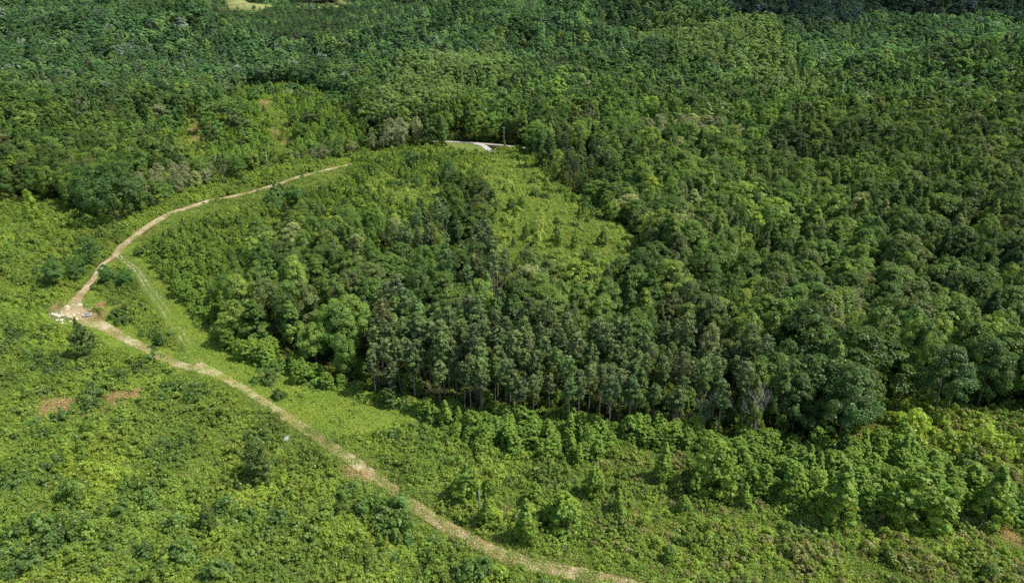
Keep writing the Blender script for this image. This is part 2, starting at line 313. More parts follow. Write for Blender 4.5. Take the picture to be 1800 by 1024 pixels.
def mix(nt, a, b, fac, mode='MIX'):
    m = node(nt, 'ShaderNodeMix', data_type='RGBA', blend_type=mode)
    for s, v in ((m.inputs[0], fac), (m.inputs[6], a), (m.inputs[7], b)):
        if isinstance(v, bpy.types.NodeSocket): nt.links.new(v, s)
        elif isinstance(v, (int, float)): s.default_value = v if s.type == 'VALUE' else (v,) * 3 + (1,)
        else: s.default_value = (*v, 1)
    return m.outputs[2]

def leaf_material(name, translucency=.3, gloss=.035):
    """leaf colour = colour of the plant (tint) x variation of the leaf clump (leafvar)"""
    m, nt, out = new_mat(name)
    at = node(nt, 'ShaderNodeAttribute', attribute_type='INSTANCER', attribute_name='tint')
    lv = node(nt, 'ShaderNodeAttribute', attribute_type='GEOMETRY', attribute_name='leafvar')
    col = mix(nt, at.outputs['Color'], lv.outputs['Color'], 1.0, 'MULTIPLY')
    col = mix(nt, col, (3.0, 2.76, 2.3), 1.0, 'MULTIPLY')
    d = node(nt, 'ShaderNodeBsdfDiffuse'); nt.links.new(col, d.inputs[0])
    t = node(nt, 'ShaderNodeBsdfTranslucent')
    tc = mix(nt, col, (1.25, 1.3, .55), 1.0, 'MULTIPLY'); nt.links.new(tc, t.inputs[0])
    m1 = node(nt, 'ShaderNodeMixShader'); m1.inputs[0].default_value = translucency
    nt.links.new(d.outputs[0], m1.inputs[1]); nt.links.new(t.outputs[0], m1.inputs[2])
    g = node(nt, 'ShaderNodeBsdfGlossy'); g.inputs['Roughness'].default_value = .45; g.inputs[0].default_value = (.6, .65, .6, 1)
    m2 = node(nt, 'ShaderNodeMixShader'); m2.inputs[0].default_value = gloss
    nt.links.new(m1.outputs[0], m2.inputs[1]); nt.links.new(g.outputs[0], m2.inputs[2])
    nt.links.new(m2.outputs[0], out.inputs[0])
    return m
def plain(name, c, rough=.8, var=.25, scale=3.0, metallic=0):
    m, nt, out = new_mat(name)
    tc = node(nt, 'ShaderNodeTexCoord')
    f = noise_node(nt, scale, 5, .65, tc.outputs['Object'])
    col = ramp(nt, f, [(.25, [k * (1 - var) for k in c]), (.75, [min(1, k * (1 + var)) for k in c])])
    b = node(nt, 'ShaderNodeBsdfPrincipled'); nt.links.new(col, b.inputs['Base Color'])
    b.inputs['Roughness'].default_value = rough; b.inputs['Metallic'].default_value = metallic
    nt.links.new(b.outputs[0], out.inputs[0]); return m
M_LEAF = leaf_material('broad_leaves', .42)
M_LEAF_FAR = leaf_material('distant_leaves', .45, .02)
M_NEEDLE = leaf_material('pine_needles', .18, .03)
M_BARK = plain('bark', (.16, .13, .105), .9, .4, 2)
M_PINEBARK = plain('pine_bark', (.21, .18, .145), .9, .35, 2)
M_DEAD = plain('dead_wood', (.30, .27, .24), .9, .25, 3)
M_DEADRED = plain('dead_needles', (.22, .10, .05), .9, .35, 3)

# ------------------------------------------------------------------ foliage meshes
def unit(v): return v / np.maximum(np.linalg.norm(v, axis=1, keepdims=True), 1e-6)
def leaves_at(P, N, size, rs, aspect=.75):
    """one folded leaf-clump face (two quads' worth, a kite) at each point P facing N"""
    n = len(P)
    a = unit(np.cross(N, unit(rs.normal(size=(n, 3))))); b = np.cross(N, a)
    s = size * rs.uniform(.65, 1.3, (n, 1))
    V = np.stack([P - a * s, P - b * s * aspect + N * s * .25, P + a * s, P + b * s * aspect + N * s * .25], 1).reshape(-1, 3)
    F = np.arange(4 * n).reshape(-1, 4)
    return V, F
def foliage(seed, lobes, n_leaf, size, up=.6, rnd=.34, fill=.2, mat=None, name='crown', centre=None, lobe_var=.14, leaf_var=.11):
    """lobes: array of (x,y,z,r,flat). Leaf clumps on the outside of every lobe, a few inside."""
    rs = np.random.RandomState(seed)
    L = np.array(lobes); w = L[:, 3] ** 2; w = w / w.sum()
    idx = rs.choice(len(L), n_leaf, p=w)
    d = unit(rs.normal(size=(n_leaf, 3))); d[:, 2] = np.abs(d[:, 2]) * np.where(rs.rand(n_leaf) < .78, 1, -1)
    rr = np.where(rs.rand(n_leaf) < fill, rs.uniform(.3, .8, n_leaf), rs.uniform(.82, 1.06, n_leaf))
    P = L[idx, :3] + d * (L[idx, 3] * rr)[:, None] * np.stack([np.ones(n_leaf), np.ones(n_leaf), L[idx, 4]], 1)
    c = np.array(centre if centre is not None else L[:, :3].mean(0))
    outw = unit(P - c)
    N = unit(d * .55 + outw * .45 + np.array([0, 0, up]) + rs.normal(size=(n_leaf, 3)) * rnd)
    V, F = leaves_at(P, N, size, rs)
    lv = 1 + rs.normal(size=len(L)) * lobe_var
    v = np.clip(lv[idx] * (1 + rs.normal(size=n_leaf) * leaf_var), .45, 1.7)
    hue = rs.normal(size=n_leaf) * .07 + (rs.normal(size=len(L)) * .06)[idx]
    colr = np.stack([v * (1 + hue), v, v * (1 - hue), np.ones(n_leaf)], 1).astype(np.float32)
    return mesh_from(name, V, F, mat or M_LEAF, {'leafvar': ('FACE', 'FLOAT_COLOR', colr)})

def broad_lobes(seed, R, H, base, n, kind='round', lo=.17, hi=.33):
    """crown envelope: widest radius R, top at H, bottom at base"""
    rs = np.random.RandomState(seed); out = []
    hh = H - base
    k1, k2, k3 = rs.uniform(0, 6.28, 3)
    for i in range(n):
        t = rs.rand() ** (.75 if kind != 'ground' else 1)          # 0 bottom .. 1 top
        if kind == 'round': e = math.sqrt(max(0, 1 - ((t - .42) / .6) ** 2))
        elif kind == 'flat': e = min(1, (1.02 - t) * 3.2) * (.55 + .45 * min(1, t * 2))
        elif kind == 'cone': e = (1 - t) ** .62 * min(1, .55 + t * 3)
        elif kind == 'egg': e = math.sqrt(max(0, 1 - ((t - .3) / .72) ** 2))
        else: e = (1 - t * t) ** .5
        a = rs.uniform(0, 2 * PI)
        irr = 1 + .16 * math.sin(2 * a + k1) + .12 * math.sin(3 * a + k2) + .1 * math.sin(5 * t + k3)
        lr = R * rs.uniform(lo, hi) * (1.1 - .45 * t)
        rad = max(0, R * e * irr - lr * .8) * math.sqrt(rs.uniform(.3, 1))
        out.append((rad * math.cos(a), rad * math.sin(a), base + hh * t * .96 + rs.uniform(-.4, .2), lr, rs.uniform(.75, 1.1)))
    return out
def trunk_mesh(seed, h, r, lean=.04, mat=None, branches=5, spread=2.5, b0=.45, name='trunk'):
    rs = np.random.RandomState(seed); mb = MB()
    lx, ly = rs.normal(size=2) * lean * h
    def P(t): return (lx * t * t + .15 * math.sin(3 * t + seed), ly * t * t + .12 * math.cos(4 * t + seed), -0.6 + (h + .6) * t)
    ts = [0, .06, .25, .5, .75, 1]
    mb.tube([P(t) for t in ts], [r * 1.45, r, r * .85, r * .65, r * .42, r * .12], 7)
    for k in range(branches):
        t = b0 + (1 - b0) * (k + rs.rand() * .7) / max(1, branches) * .9; p = Vector(P(t)); a = rs.uniform(0, 2 * PI)
        q = p + Vector((math.cos(a) * spread, math.sin(a) * spread, spread * rs.uniform(.3, .9))) * rs.uniform(.6, 1.1) * (1.2 - t * .7)
        mb.tube([p, (p + q) / 2 + Vector((0, 0, -.15)), q], [r * .4 * (1.2 - t), r * .25 * (1.2 - t), r * .06], 5)
    return mb.mesh(name, mat or M_BARK, True)

def pine_lobes(seed, H, crown, R):
    rs = np.random.RandomState(seed); out = []
    z = H - crown
    while z < H - .4:
        t = (z - (H - crown)) / crown
        rad = R * (.55 + .6 * t if t < .35 else .76 * (1 - (t - .35) / .65) ** .75 + .14) 
        k = rs.randint(3, 6); a0 = rs.uniform(0, 6.28)
        for j in range(k):
            a = a0 + j * 2 * PI / k + rs.normal() * .25; rr = rad * rs.uniform(.6, 1.1)
            for q in (.5, .8, 1.0):
                lr = rs.uniform(.5, .85) * (1.15 - .35 * t)
                out.append((rr * q * math.cos(a) + rs.normal() * .2, rr * q * math.sin(a) + rs.normal() * .2, z + rr * q * .28 + rs.normal() * .2, lr * (.75 if q < .9 else 1), .6))
        z += rs.uniform(.55, .95)
    out.append((0, 0, H - .3, .6, 1.1))
    return out

VAR = {}
def build_variants():
    # closed-forest crowns: near (detailed) and far (coarser) versions
    shapes = [('round', 6.0, 19, 4.5), ('round', 6.7, 20.5, 6), ('flat', 6.2, 18, 6), ('egg', 5.5, 19.5, 4), ('cone', 4.9, 21, 3.5), ('egg', 6.0, 18, 3.5)]
    near, far, trunks = [], [], []
    for i, (k, R, H, b) in enumerate(shapes):
        lb = broad_lobes(100 + i, R, H, b, 110, k, .10, .27)
        near.append(foliage(200 + i, lb, 9500, .215, mat=M_LEAF))
        lf = broad_lobes(150 + i, R, H, b, 55, k, .12, .28)
        far.append(foliage(250 + i, lf, 1700, .50, mat=M_LEAF_FAR, lobe_var=.13))
        trunks.append(trunk_mesh(300 + i, H * .86, .26, branches=6, spread=R * .5))
    VAR['broad'] = near; VAR['broad_far'] = far; VAR['broad_trunk'] = trunks
    VAR['pine'] = []; VAR['pine_trunk'] = []
    for i, (H, c, R) in enumerate([(21, 8, 3.0), (23, 9.5, 3.4), (20, 7, 2.6), (22, 10.5, 3.2), (18.5, 8, 2.8)]):
        VAR['pine'].append(foliage(400 + i, pine_lobes(410 + i, H, c, R), 4600, .19, up=.3, rnd=.75, fill=.5, mat=M_NEEDLE, lobe_var=.2))
        VAR['pine_trunk'].append(trunk_mesh(420 + i, H * .96, .21, .012, M_PINEBARK, 13, R * .85, .42))
    # young trees leafy down to the ground
    VAR['young'] = []; VAR['young_trunk'] = []
    for i, (k, R, H) in enumerate([('egg', 1.75, 6.2), ('cone', 1.8, 7.2), ('egg', 2.1, 5.6), ('ground', 1.9, 4.8), ('cone', 1.5, 6.0)]):
        VAR['young'].append(foliage(500 + i, broad_lobes(510 + i, R, H, .5, 120, k, .10, .20), 3200, .14, up=.45, rnd=.45, mat=M_LEAF, lobe_var=.10))
        VAR['young_trunk'].append(trunk_mesh(520 + i, H * .85, .07, .02, None, 4, R * .5, .2))
    # shrubs
    VAR['shrub'] = []
    for i in range(6):
        R = 1.25 + .12 * i; H = [1.2, 1.6, 2.0, 1.3, 2.5, 1.5][i]
        VAR['shrub'].append(foliage(600 + i, broad_lobes(610 + i, R, H, .1, 16, 'ground'), 520, .135, up=.6, rnd=.5, mat=M_LEAF, lobe_var=.12, name='shrub'))
    # weeds: upright narrow blades and flat vine leaves
    VAR['weed'] = []
    for i in range(4):
        rs = np.random.RandomState(700 + i); n = 130
        P = np.stack([rs.normal(size=n) * .8, rs.normal(size=n) * .8, rs.uniform(.02, .5 + .2 * i, n)], 1)
        N = unit(rs.normal(size=(n, 3)) * .7 + np.array([0, 0, .7]))
        V, F = leaves_at(P, N, .15, rs, .5)
        v = np.clip(1 + rs.normal(size=n) * .25, .4, 1.7)
        VAR['weed'].append(mesh_from('weed', V, F, M_LEAF, {'leafvar': ('FACE', 'FLOAT_COLOR', np.stack([v * (1 + rs.normal(size=n) * .1), v, v, v * 0 + 1], 1).astype(np.float32))}))
build_variants()

# ------------------------------------------------------------------ zones
def inside(poly, x, y):
    poly = np.asarray(poly); c = np.zeros(x.shape, bool)
    j = len(poly) - 1
    for i in range(len(poly)):
        xi, yi = poly[i]; xj, yj = poly[j]
        with np.errstate(divide='ignore', invalid='ignore'):
            c ^= ((yi > y) != (yj > y)) & (x < (xj - xi) * (y - yi) / (yj - yi + 1e-12) + xi)
        j = i
    return c
def dist_line(line, x, y):
    d = np.full(x.shape, 1e9)
    for (ax, ay), (bx, by) in zip(line[:-1], line[1:]):
        L2 = (bx - ax) ** 2 + (by - ay) ** 2 + 1e-9
        t = np.clip(((x - ax) * (bx - ax) + (y - ay) * (by - ay)) / L2, 0, 1)
        d = np.minimum(d, np.hypot(x - ax - t * (bx - ax), y - ay - t * (by - ay)))
    return d
OPEN, FOREST, MEADOW, GRASS, BELT, YOUNGSTAND, FIELD, LAWN, TAN, KNOLL = range(10)
def zone(x, y):
    x = np.asarray(x, float); y = np.asarray(y, float)
    # ragged edges: wobble the position a little
    fa = 1 + 2.5 * smooth(330, 450, y)
    wx = x + 2.2 * fa * noise(x, y, 17, 31) + 1.0 * noise(x, y, 6, 33); wy = y + 2.2 * fa * noise(x, y, 19, 32) + 1.0 * noise(x, y, 7, 34)
    z = np.full(x.shape, FOREST)
    for k, code in (('open', OPEN), ('knoll', KNOLL), ('forest', FOREST), ('meadow', MEADOW), ('belt', BELT), ('stand', YOUNGSTAND), ('openings', MEADOW)):
        for p in MAP[k]: z[inside(p, wx, wy)] = code
    for p in MAP['field']: z[inside(p, x, y)] = FIELD
    for k, code in (('lawn', LAWN), ('grass', GRASS), ('tan', TAN)):
        for p in MAP[k]: z[inside(p, x * .6 + wx * .4, y * .6 + wy * .4)] = code
    return z
TRACKS = MAP['tracks']
def track_dist(x, y):
    d = np.full(np.shape(x), 1e9)
    for t in TRACKS: d = np.minimum(d, dist_line(t, x, y))
    for t in MAP['road']: d = np.minimum(d, dist_line(t, x, y) - 2.5)
    return d
def scatter(s, y0, y1, seed, half=.86, jit=.42, xpad=25):
    """jittered grid of spacing s over the wedge of land in front of the camera"""
    rs = np.random.RandomState(seed)
    X = y1 * half + xpad
    gx, gy = np.meshgrid(np.arange(-X, X, s), np.arange(y0, y1, s * .88))
    gx = gx + (np.arange(gx.shape[0]) % 2)[:, None] * s * .5
    x = (gx + rs.uniform(-jit, jit, gx.shape) * s).ravel(); y = (gy + rs.uniform(-jit, jit, gx.shape) * s).ravel()
    k = np.abs(x) < y * half + xpad
    return x[k], y[k]

# ------------------------------------------------------------------ ground
def axis(parts):
    a = [parts[0][0]]
    for (lo, hi, st) in parts: a += list(np.arange(a[-1] + st, hi + st * .5, st))
    return np.array(a)
gxs = axis([(-7000, -1500, 250), (-1500, -420, 30), (-420, -220, 5), (-220, 220, 1.6), (220, 420, 5), (420, 1500, 30), (1500, 7000, 250)])
gys = axis([(-600, 40, 30), (40, 470, 1.6), (470, 700, 6), (700, 2400, 25), (2400, 9000, 250)])
GX, GY = np.meshgrid(gxs, gys)
GZ = terrain(GX, GY)
nx, ny = len(gxs), len(gys)
ii = (np.arange(ny - 1)[:, None] * nx + np.arange(nx - 1)[None, :]).ravel()
Fg = np.stack([ii, ii + 1, ii + nx + 1, ii + nx], 1)
zg = zone(GX.ravel(), GY.ravel())
gcol = np.zeros((zg.size, 4), np.float32); gcol[:, 3] = 1
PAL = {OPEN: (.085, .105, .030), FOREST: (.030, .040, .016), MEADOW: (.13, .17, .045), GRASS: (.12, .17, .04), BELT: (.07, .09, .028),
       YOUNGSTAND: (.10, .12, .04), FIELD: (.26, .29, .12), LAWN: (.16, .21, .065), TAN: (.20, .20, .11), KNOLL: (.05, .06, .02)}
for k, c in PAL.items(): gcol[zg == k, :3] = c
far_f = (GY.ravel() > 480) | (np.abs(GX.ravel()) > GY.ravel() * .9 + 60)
gcol[far_f & (zg == FOREST), :3] = (.040, .065, .030)  # greener far floor, lightened to stand in for haze between crowns
def ground_material():
    m, nt, out = new_mat('ground_cover')
    at = node(nt, 'ShaderNodeAttribute', attribute_type='GEOMETRY', attribute_name='zone_colour')
    tc = node(nt, 'ShaderNodeTexCoord')
    f = noise_node(nt, .9, 8, .7, tc.outputs['Object']); f2 = noise_node(nt, .07, 4, .6, tc.outputs['Object'])
    v = ramp(nt, f, [(.3, (.55, .55, .55)), (.7, (1.5, 1.45, 1.3))])
    v2 = ramp(nt, f2, [(.35, (.85, .95, .85)), (.65, (1.2, 1.05, .95))])
    col = mix(nt, mix(nt, at.outputs['Color'], v, 1, 'MULTIPLY'), v2, 1, 'MULTIPLY')
    b = node(nt, 'ShaderNodeBsdfDiffuse'); nt.links.new(col, b.inputs[0])
    bp = node(nt, 'ShaderNodeBump'); bp.inputs['Strength'].default_value = .6; bp.inputs['Distance'].default_value = .4
    nt.links.new(f, bp.inputs['Height']); nt.links.new(bp.outputs[0], b.inputs['Normal'])
    nt.links.new(b.outputs[0], out.inputs[0]); return m
M_GROUND = ground_material()
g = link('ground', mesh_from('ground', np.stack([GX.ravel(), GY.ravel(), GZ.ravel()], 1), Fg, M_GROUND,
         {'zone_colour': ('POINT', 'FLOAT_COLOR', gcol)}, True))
tag(g, 'hilly ground under the clear-cut, the tracks and the forest', 'ground', kind='structure')

# ------------------------------------------------------------------ tracks, road, lawn details
def track_material(name, soils, grass, cut=.5, n4w=.6):
    m, nt, out = new_mat(name)
    uv = node(nt, 'ShaderNodeAttribute', attribute_type='GEOMETRY', attribute_name='across')   # -1..1 over the width
    tc = node(nt, 'ShaderNodeTexCoord'); P = tc.outputs['Object']
    ab = node(nt, 'ShaderNodeMath', operation='ABSOLUTE'); nt.links.new(uv.outputs['Fac'], ab.inputs[0])
    n1 = noise_node(nt, .55, 8, .72, P); n2 = noise_node(nt, .12, 4, .6, P); n3 = noise_node(nt, 2.6, 6, .75, P)
    soil = ramp(nt, n2, [(.38, soils[0]), (.5, soils[1]), (.62, soils[2])])
    soil = mix(nt, soil, ramp(nt, n3, [(.35, (.55, .55, .55)), (.62, (1.45, 1.4, 1.35))]), 1, 'MULTIPLY')
    # bare where two wheel ruts run, grass between and at the edges
    rut = node(nt, 'ShaderNodeMath', operation='SUBTRACT'); nt.links.new(ab.outputs[0], rut.inputs[0]); rut.inputs[1].default_value = .36
    rut2 = node(nt, 'ShaderNodeMath', operation='ABSOLUTE'); nt.links.new(rut.outputs[0], rut2.inputs[0])
    s = node(nt, 'ShaderNodeMath', operation='MULTIPLY_ADD'); nt.links.new(n1, s.inputs[0]); s.inputs[1].default_value = 1.0
    nt.links.new(rut2.outputs[0], s.inputs[2])
    n4 = noise_node(nt, .09, 3, .5, P)
    s2 = node(nt, 'ShaderNodeMath', operation='MULTIPLY_ADD'); nt.links.new(n4, s2.inputs[0]); s2.inputs[1].default_value = n4w; nt.links.new(s.outputs[0], s2.inputs[2])
    lo = cut + .36 + n4w * .5
    f = ramp(nt, s2.outputs[0], [(max(0, lo - .08), (0, 0, 0)), (min(1, lo + .16), (1, 1, 1))])
    gr = mix(nt, grass, ramp(nt, n3, [(.3, (.5, .5, .5)), (.7, (1.5, 1.5, 1.4))]), 1, 'MULTIPLY')
    col = mix(nt, soil, gr, f)
    b = node(nt, 'ShaderNodeBsdfDiffuse'); nt.links.new(col, b.inputs[0])
    bp = node(nt, 'ShaderNodeBump'); bp.inputs['Strength'].default_value = .7; bp.inputs['Distance'].default_value = .25
    nt.links.new(n3, bp.inputs['Height']); nt.links.new(bp.outputs[0], b.inputs['Normal'])
    nt.links.new(b.outputs[0], out.inputs[0]); return m
def resample(line, step):
    L = np.array(line, float); seg = np.hypot(*np.diff(L[:, :2], axis=0).T); cum = np.r_[0, np.cumsum(seg)]
    t = np.linspace(0, cum[-1], max(3, int(cum[-1] / step)))
    out = np.stack([np.interp(t, cum, L[:, k]) for k in range(L.shape[1])], 1)
    for _ in range(2): out[1:-1] = .25 * out[:-2] + .5 * out[1:-1] + .25 * out[2:]
    return out, t
def ribbon(name, line, widths, mat, lift, seed=0, wob=.35, step=1.0, nac=8):
    pts, t = resample([list(p) + [w] for p, w in zip(line, widths)], step)
    d = np.gradient(pts[:, :2], axis=0); d = d / np.linalg.norm(d, axis=1, keepdims=True); nrm = np.stack([-d[:, 1], d[:, 0]], 1)
    ac = np.linspace(-1, 1, nac + 1)
    w = pts[:, 2] / 2; rs = np.random.RandomState(seed)
    wl = w * (1 + wob * .5 * np.sin(t / 3.1 + seed) * np.sin(t / 7.7)) + rs.normal(size=len(t)) * wob * .25
    wr = w * (1 + wob * .5 * np.sin(t / 2.7 + seed + 2) * np.sin(t / 6.1)) + rs.normal(size=len(t)) * wob * .25
    V = []; A = []
    for a in ac:
        ww = np.where(a < 0, wl, wr)
        q = pts[:, :2] + nrm * (a * ww)[:, None]
        V.append(np.stack([q[:, 0], q[:, 1], terrain(q[:, 0], q[:, 1]) + lift - (.05 if abs(a) > .99 else 0)], 1)); A.append(np.full(len(t), a))
    V = np.stack(V, 1).reshape(-1, 3); A = np.stack(A, 1).ravel()
    n = nac + 1; m = len(t)
    i = (np.arange(m - 1)[:, None] * n + np.arange(nac)[None, :]).ravel()
    F = np.stack([i, i + 1, i + n + 1, i + n], 1)
    return link(name, mesh_from(name, V, F, mat, {'across': ('POINT', 'FLOAT', A.astype(np.float32))}, True))
TAN_SOIL = [(.27, .20, .10), (.36, .28, .155), (.50, .43, .27)]
M_TRACK = track_material('track_soil', TAN_SOIL, (.12, .165, .05), .45)
M_TRACK3 = track_material('ridge_track_soil', TAN_SOIL, (.13, .16, .06), .95, n4w=.1)
M_TRACK2 = track_material('grassy_track_soil', [(.36, .27, .16), (.42, .34, .20), (.5, .42, .28)], (.14, .20, .045), .12)
LIFTS = [.10, .13, .16, .08]
TR = ['dirt track winding across the clear-cut from the foreground to the fork',
      'rutted dirt track running along the ridge beyond the fork',
      'short stony track between the turning place and the fork',
      'grassy track descending beside the line of bushes']
for i, (ln, wd) in enumerate(zip(TRACKS, MAP['track_w'])):
    o = ribbon('dirt_track', ln, wd, [M_TRACK, M_TRACK3, M_TRACK, M_TRACK2][i], LIFTS[i], i * 3 + 1)
    tag(o, TR[i], 'track', kind='structure')
M_ROAD = plain('pale_road', (.42, .39, .34), .95, .18, 1.2)
M_DRIVE = plain('white_gravel', (.50, .47, .43), .95, .12, 2)
for i, ln in enumerate(MAP['road']):
    o = ribbon('road' if i == 0 else 'driveway', ln, [3.2 if i == 0 else 3.6] * len(ln), M_ROAD if i == 0 else M_DRIVE, .14 + .04 * i, 9, .06)
    tag(o, ['pale country road along the foot of the wood', 'white gravel drive joining the country road beside the lawn'][i], 'road', kind='structure')

# ------------------------------------------------------------------ stuff by instances on points
def points_object(name, x, y, z, rot, scl, idx, tint, meshes, label, cat):
    n = len(x)
    me = bpy.data.meshes.new(name); me.vertices.add(n)
    me.vertices.foreach_set('co', np.stack([x, y, z], 1).astype(np.float32).ravel())
    for k, typ, a in (('rot', 'FLOAT_VECTOR', rot), ('scl', 'FLOAT_VECTOR', scl), ('tint', 'FLOAT_COLOR', np.c_[tint, np.ones(n)]), ('vidx', 'INT', idx)):
        at = me.attributes.new(k, typ, 'POINT')
        at.data.foreach_set({'FLOAT_VECTOR': 'vector', 'FLOAT_COLOR': 'color', 'INT': 'value'}[typ], np.asarray(a, np.int32 if typ == 'INT' else np.float32).ravel())
    o = link(name, me)
    c = bpy.data.collections.new(name + '_variants')
    for k, mm in enumerate(meshes):
        p = bpy.data.objects.new('v%02d_%s' % (k, name), mm); c.objects.link(p)
    ng = bpy.data.node_groups.new(name + '_scatter', 'GeometryNodeTree')
    ng.interface.new_socket('Geometry', in_out='INPUT', socket_type='NodeSocketGeometry')
    ng.interface.new_socket('Geometry', in_out='OUTPUT', socket_type='NodeSocketGeometry')
    N = ng.nodes; gi = N.new('NodeGroupInput'); go = N.new('NodeGroupOutput')
    m2p = N.new('GeometryNodeMeshToPoints'); iop = N.new('GeometryNodeInstanceOnPoints'); ci = N.new('GeometryNodeCollectionInfo')
    ci.inputs['Collection'].default_value = c; ci.inputs['Separate Children'].default_value = True; ci.inputs['Reset Children'].default_value = True
    def attr(nm, t):
        a = N.new('GeometryNodeInputNamedAttribute'); a.data_type = t; a.inputs['Name'].default_value = nm; return a.outputs['Attribute']
    L = ng.links
    L.new(gi.outputs[0], m2p.inputs[0]); L.new(m2p.outputs[0], iop.inputs['Points']); L.new(ci.outputs[0], iop.inputs['Instance'])
    iop.inputs['Pick Instance'].default_value = True
    L.new(attr('vidx', 'INT'), iop.inputs['Instance Index']); L.new(attr('scl', 'FLOAT_VECTOR'), iop.inputs['Scale'])
    e2r = N.new('FunctionNodeEulerToRotation'); L.new(attr('rot', 'FLOAT_VECTOR'), e2r.inputs[0]); L.new(e2r.outputs[0], iop.inputs['Rotation'])
    L.new(iop.outputs[0], go.inputs[0])
    md = o.modifiers.new('scatter', 'NODES'); md.node_group = ng
    tag(o, label, cat, kind='stuff')
    return o

# colour families (base colours)
def lerp(a, b, t): return np.asarray(a)[None, :] * (1 - t[:, None]) + np.asarray(b)[None, :] * t[:, None]
def pick(rs, n, fams, w):
    f = np.array(fams); k = rs.choice(len(f), n, p=np.array(w) / sum(w)); return f[k], k
def canopy_tint(x, y, rs):
    """forest colours: stands of one kind cluster, far haze and backlit shade of the right-hand slope tinted in"""
    n = len(x)
    fams = [(.040, .074, .020), (.052, .094, .022), (.070, .114, .026), (.092, .135, .030), (.060, .084, .030)]
    s = noise(x, y, 60, 51) * .7 + noise(x, y, 24, 52) * .5 + rs.normal(size=n) * .8
    t = np.digitize(s, [-.75, .05, .8, 1.45])
    col = np.array(fams)[t]
    odd = rs.rand(n) < .05; col[odd] = fams[4]
    odd = rs.rand(n) < .02; col[odd] = (.125, .150, .070)
    odd = rs.rand(n) < .006; col[odd] = (.075, .078, .030)
    odd = rs.rand(n) < .02; col[odd] = (.110, .150, .026)
    dark = 1 - .24 * smooth(40, 230, x - .1 * (y - 150)) * (1 - smooth(330, 600, y))  # shade of the backlit right-hand slope, put into the tint
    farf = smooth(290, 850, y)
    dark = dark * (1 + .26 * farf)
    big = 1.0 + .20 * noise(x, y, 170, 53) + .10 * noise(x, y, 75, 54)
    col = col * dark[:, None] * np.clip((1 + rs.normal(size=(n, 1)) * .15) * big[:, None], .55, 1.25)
    col = col * (1 + farf[:, None] * np.array([-.16, -.08, 1.05]))  # distance haze put into the leaf colour: bluer far off
    # cloud shadow on the far right ridge, painted into the tree tint
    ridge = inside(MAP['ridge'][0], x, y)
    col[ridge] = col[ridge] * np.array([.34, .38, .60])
    pl = np.zeros(n, bool)
    for p in MAP['pale_far'] + MAP['pale_mid']: pl |= inside(p, x + 8 * noise(x, y, 30, 77), y)
    col[pl] = col[pl] * .4 + np.array([.10, .140, .060]) * .72
    return np.clip(col, .01, .4), t

GROUPS = {}
def key_trees():
    pass
def project(x, y, z):
    """photo position of a point: used only to rank which trees show largest and word their labels"""
    th = math.radians(PITCH); dz = z - CAM_H
    yc = y * math.cos(th) - dz * math.sin(th)
    v = y * math.sin(th) + dz * math.cos(th)
    return .5 + x / yc * FPX, .5 * ASP - v / yc * FPX, yc
PITCH = 23.6; FPX = 1216 / 1800; ASP = 1024 / 1800

def in_view(x, y, h):
    u, v, d = project(x, y, terrain(x, y) + h * .6)
    return (u > -.005) & (u < 1.005) & (v > -.01) & (v < ASP + .01), u, v, d

def add_thing(kind, name, x, y, s, rz, mesh, trunk, tint, label, cat, group, sz=None):
    z = float(terrain(x, y))
    e = empty(name, (x, y, z), rz); e.scale = (s, s, sz or s)
    tag(e, label, cat, group)
    c = bpy.data.objects.new('crown' if kind != 'shrub' else 'foliage', mesh); COL.objects.link(c); c.parent = e
    c['tint'] = [float(t) for t in tint]
    if trunk:
        t = bpy.data.objects.new('trunk', trunk); COL.objects.link(t); t.parent = e
    return e

# ---- gather candidates
allx, ally = [], []
def forest_points():
    xs, ys = [], []
    for s, y0, y1, sd in ((7.2, 85, 330, 1), (8.8, 330, 620, 2), (11.6, 620, 1150, 3), (14.5, 1150, 2300, 4)):
        x, y = scatter(s, y0, y1, sd); xs.append(x); ys.append(y)
    return np.concatenate(xs), np.concatenate(ys)
fx, fy = forest_points()
fz = zone(fx, fy); td = track_dist(fx, fy)
keep = ((fz == FOREST) | ((fz == YOUNGSTAND) & (rng.rand(len(fx)) < .13))) & (td > 3.5)
# stand clear of the field and the lawn
fx, fy, fz = fx[keep], fy[keep], fz[keep]
n = len(fx)
rs = np.random.RandomState(77)
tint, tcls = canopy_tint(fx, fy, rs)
knollwood = (1 - smooth(30, 75, fx)) * (1 - smooth(290, 330, fy))
shape = rs.randint(0, 6, n)
scale = np.clip(np.exp(rs.normal(size=n) * .22 - .10), .55, 1.4) * (1 + .12 * noise(fx, fy, 45, 61))
scale = scale * (1 - .20 * knollwood)
scale = scale * (1 + .08 * smooth(300, 400, fy) + .20 * smooth(560, 700, fy) + .22 * smooth(1050, 1250, fy))
scale = np.where(fy > 560, np.clip(scale * (1 + .25 * noise(fx, fy, 70, 64)), .6, 2.1), scale)
scale = np.where(inside(MAP['low'][0], fx, fy), scale * .45, np.where(inside(MAP['midlow'][0], fx, fy), scale * .62, scale))
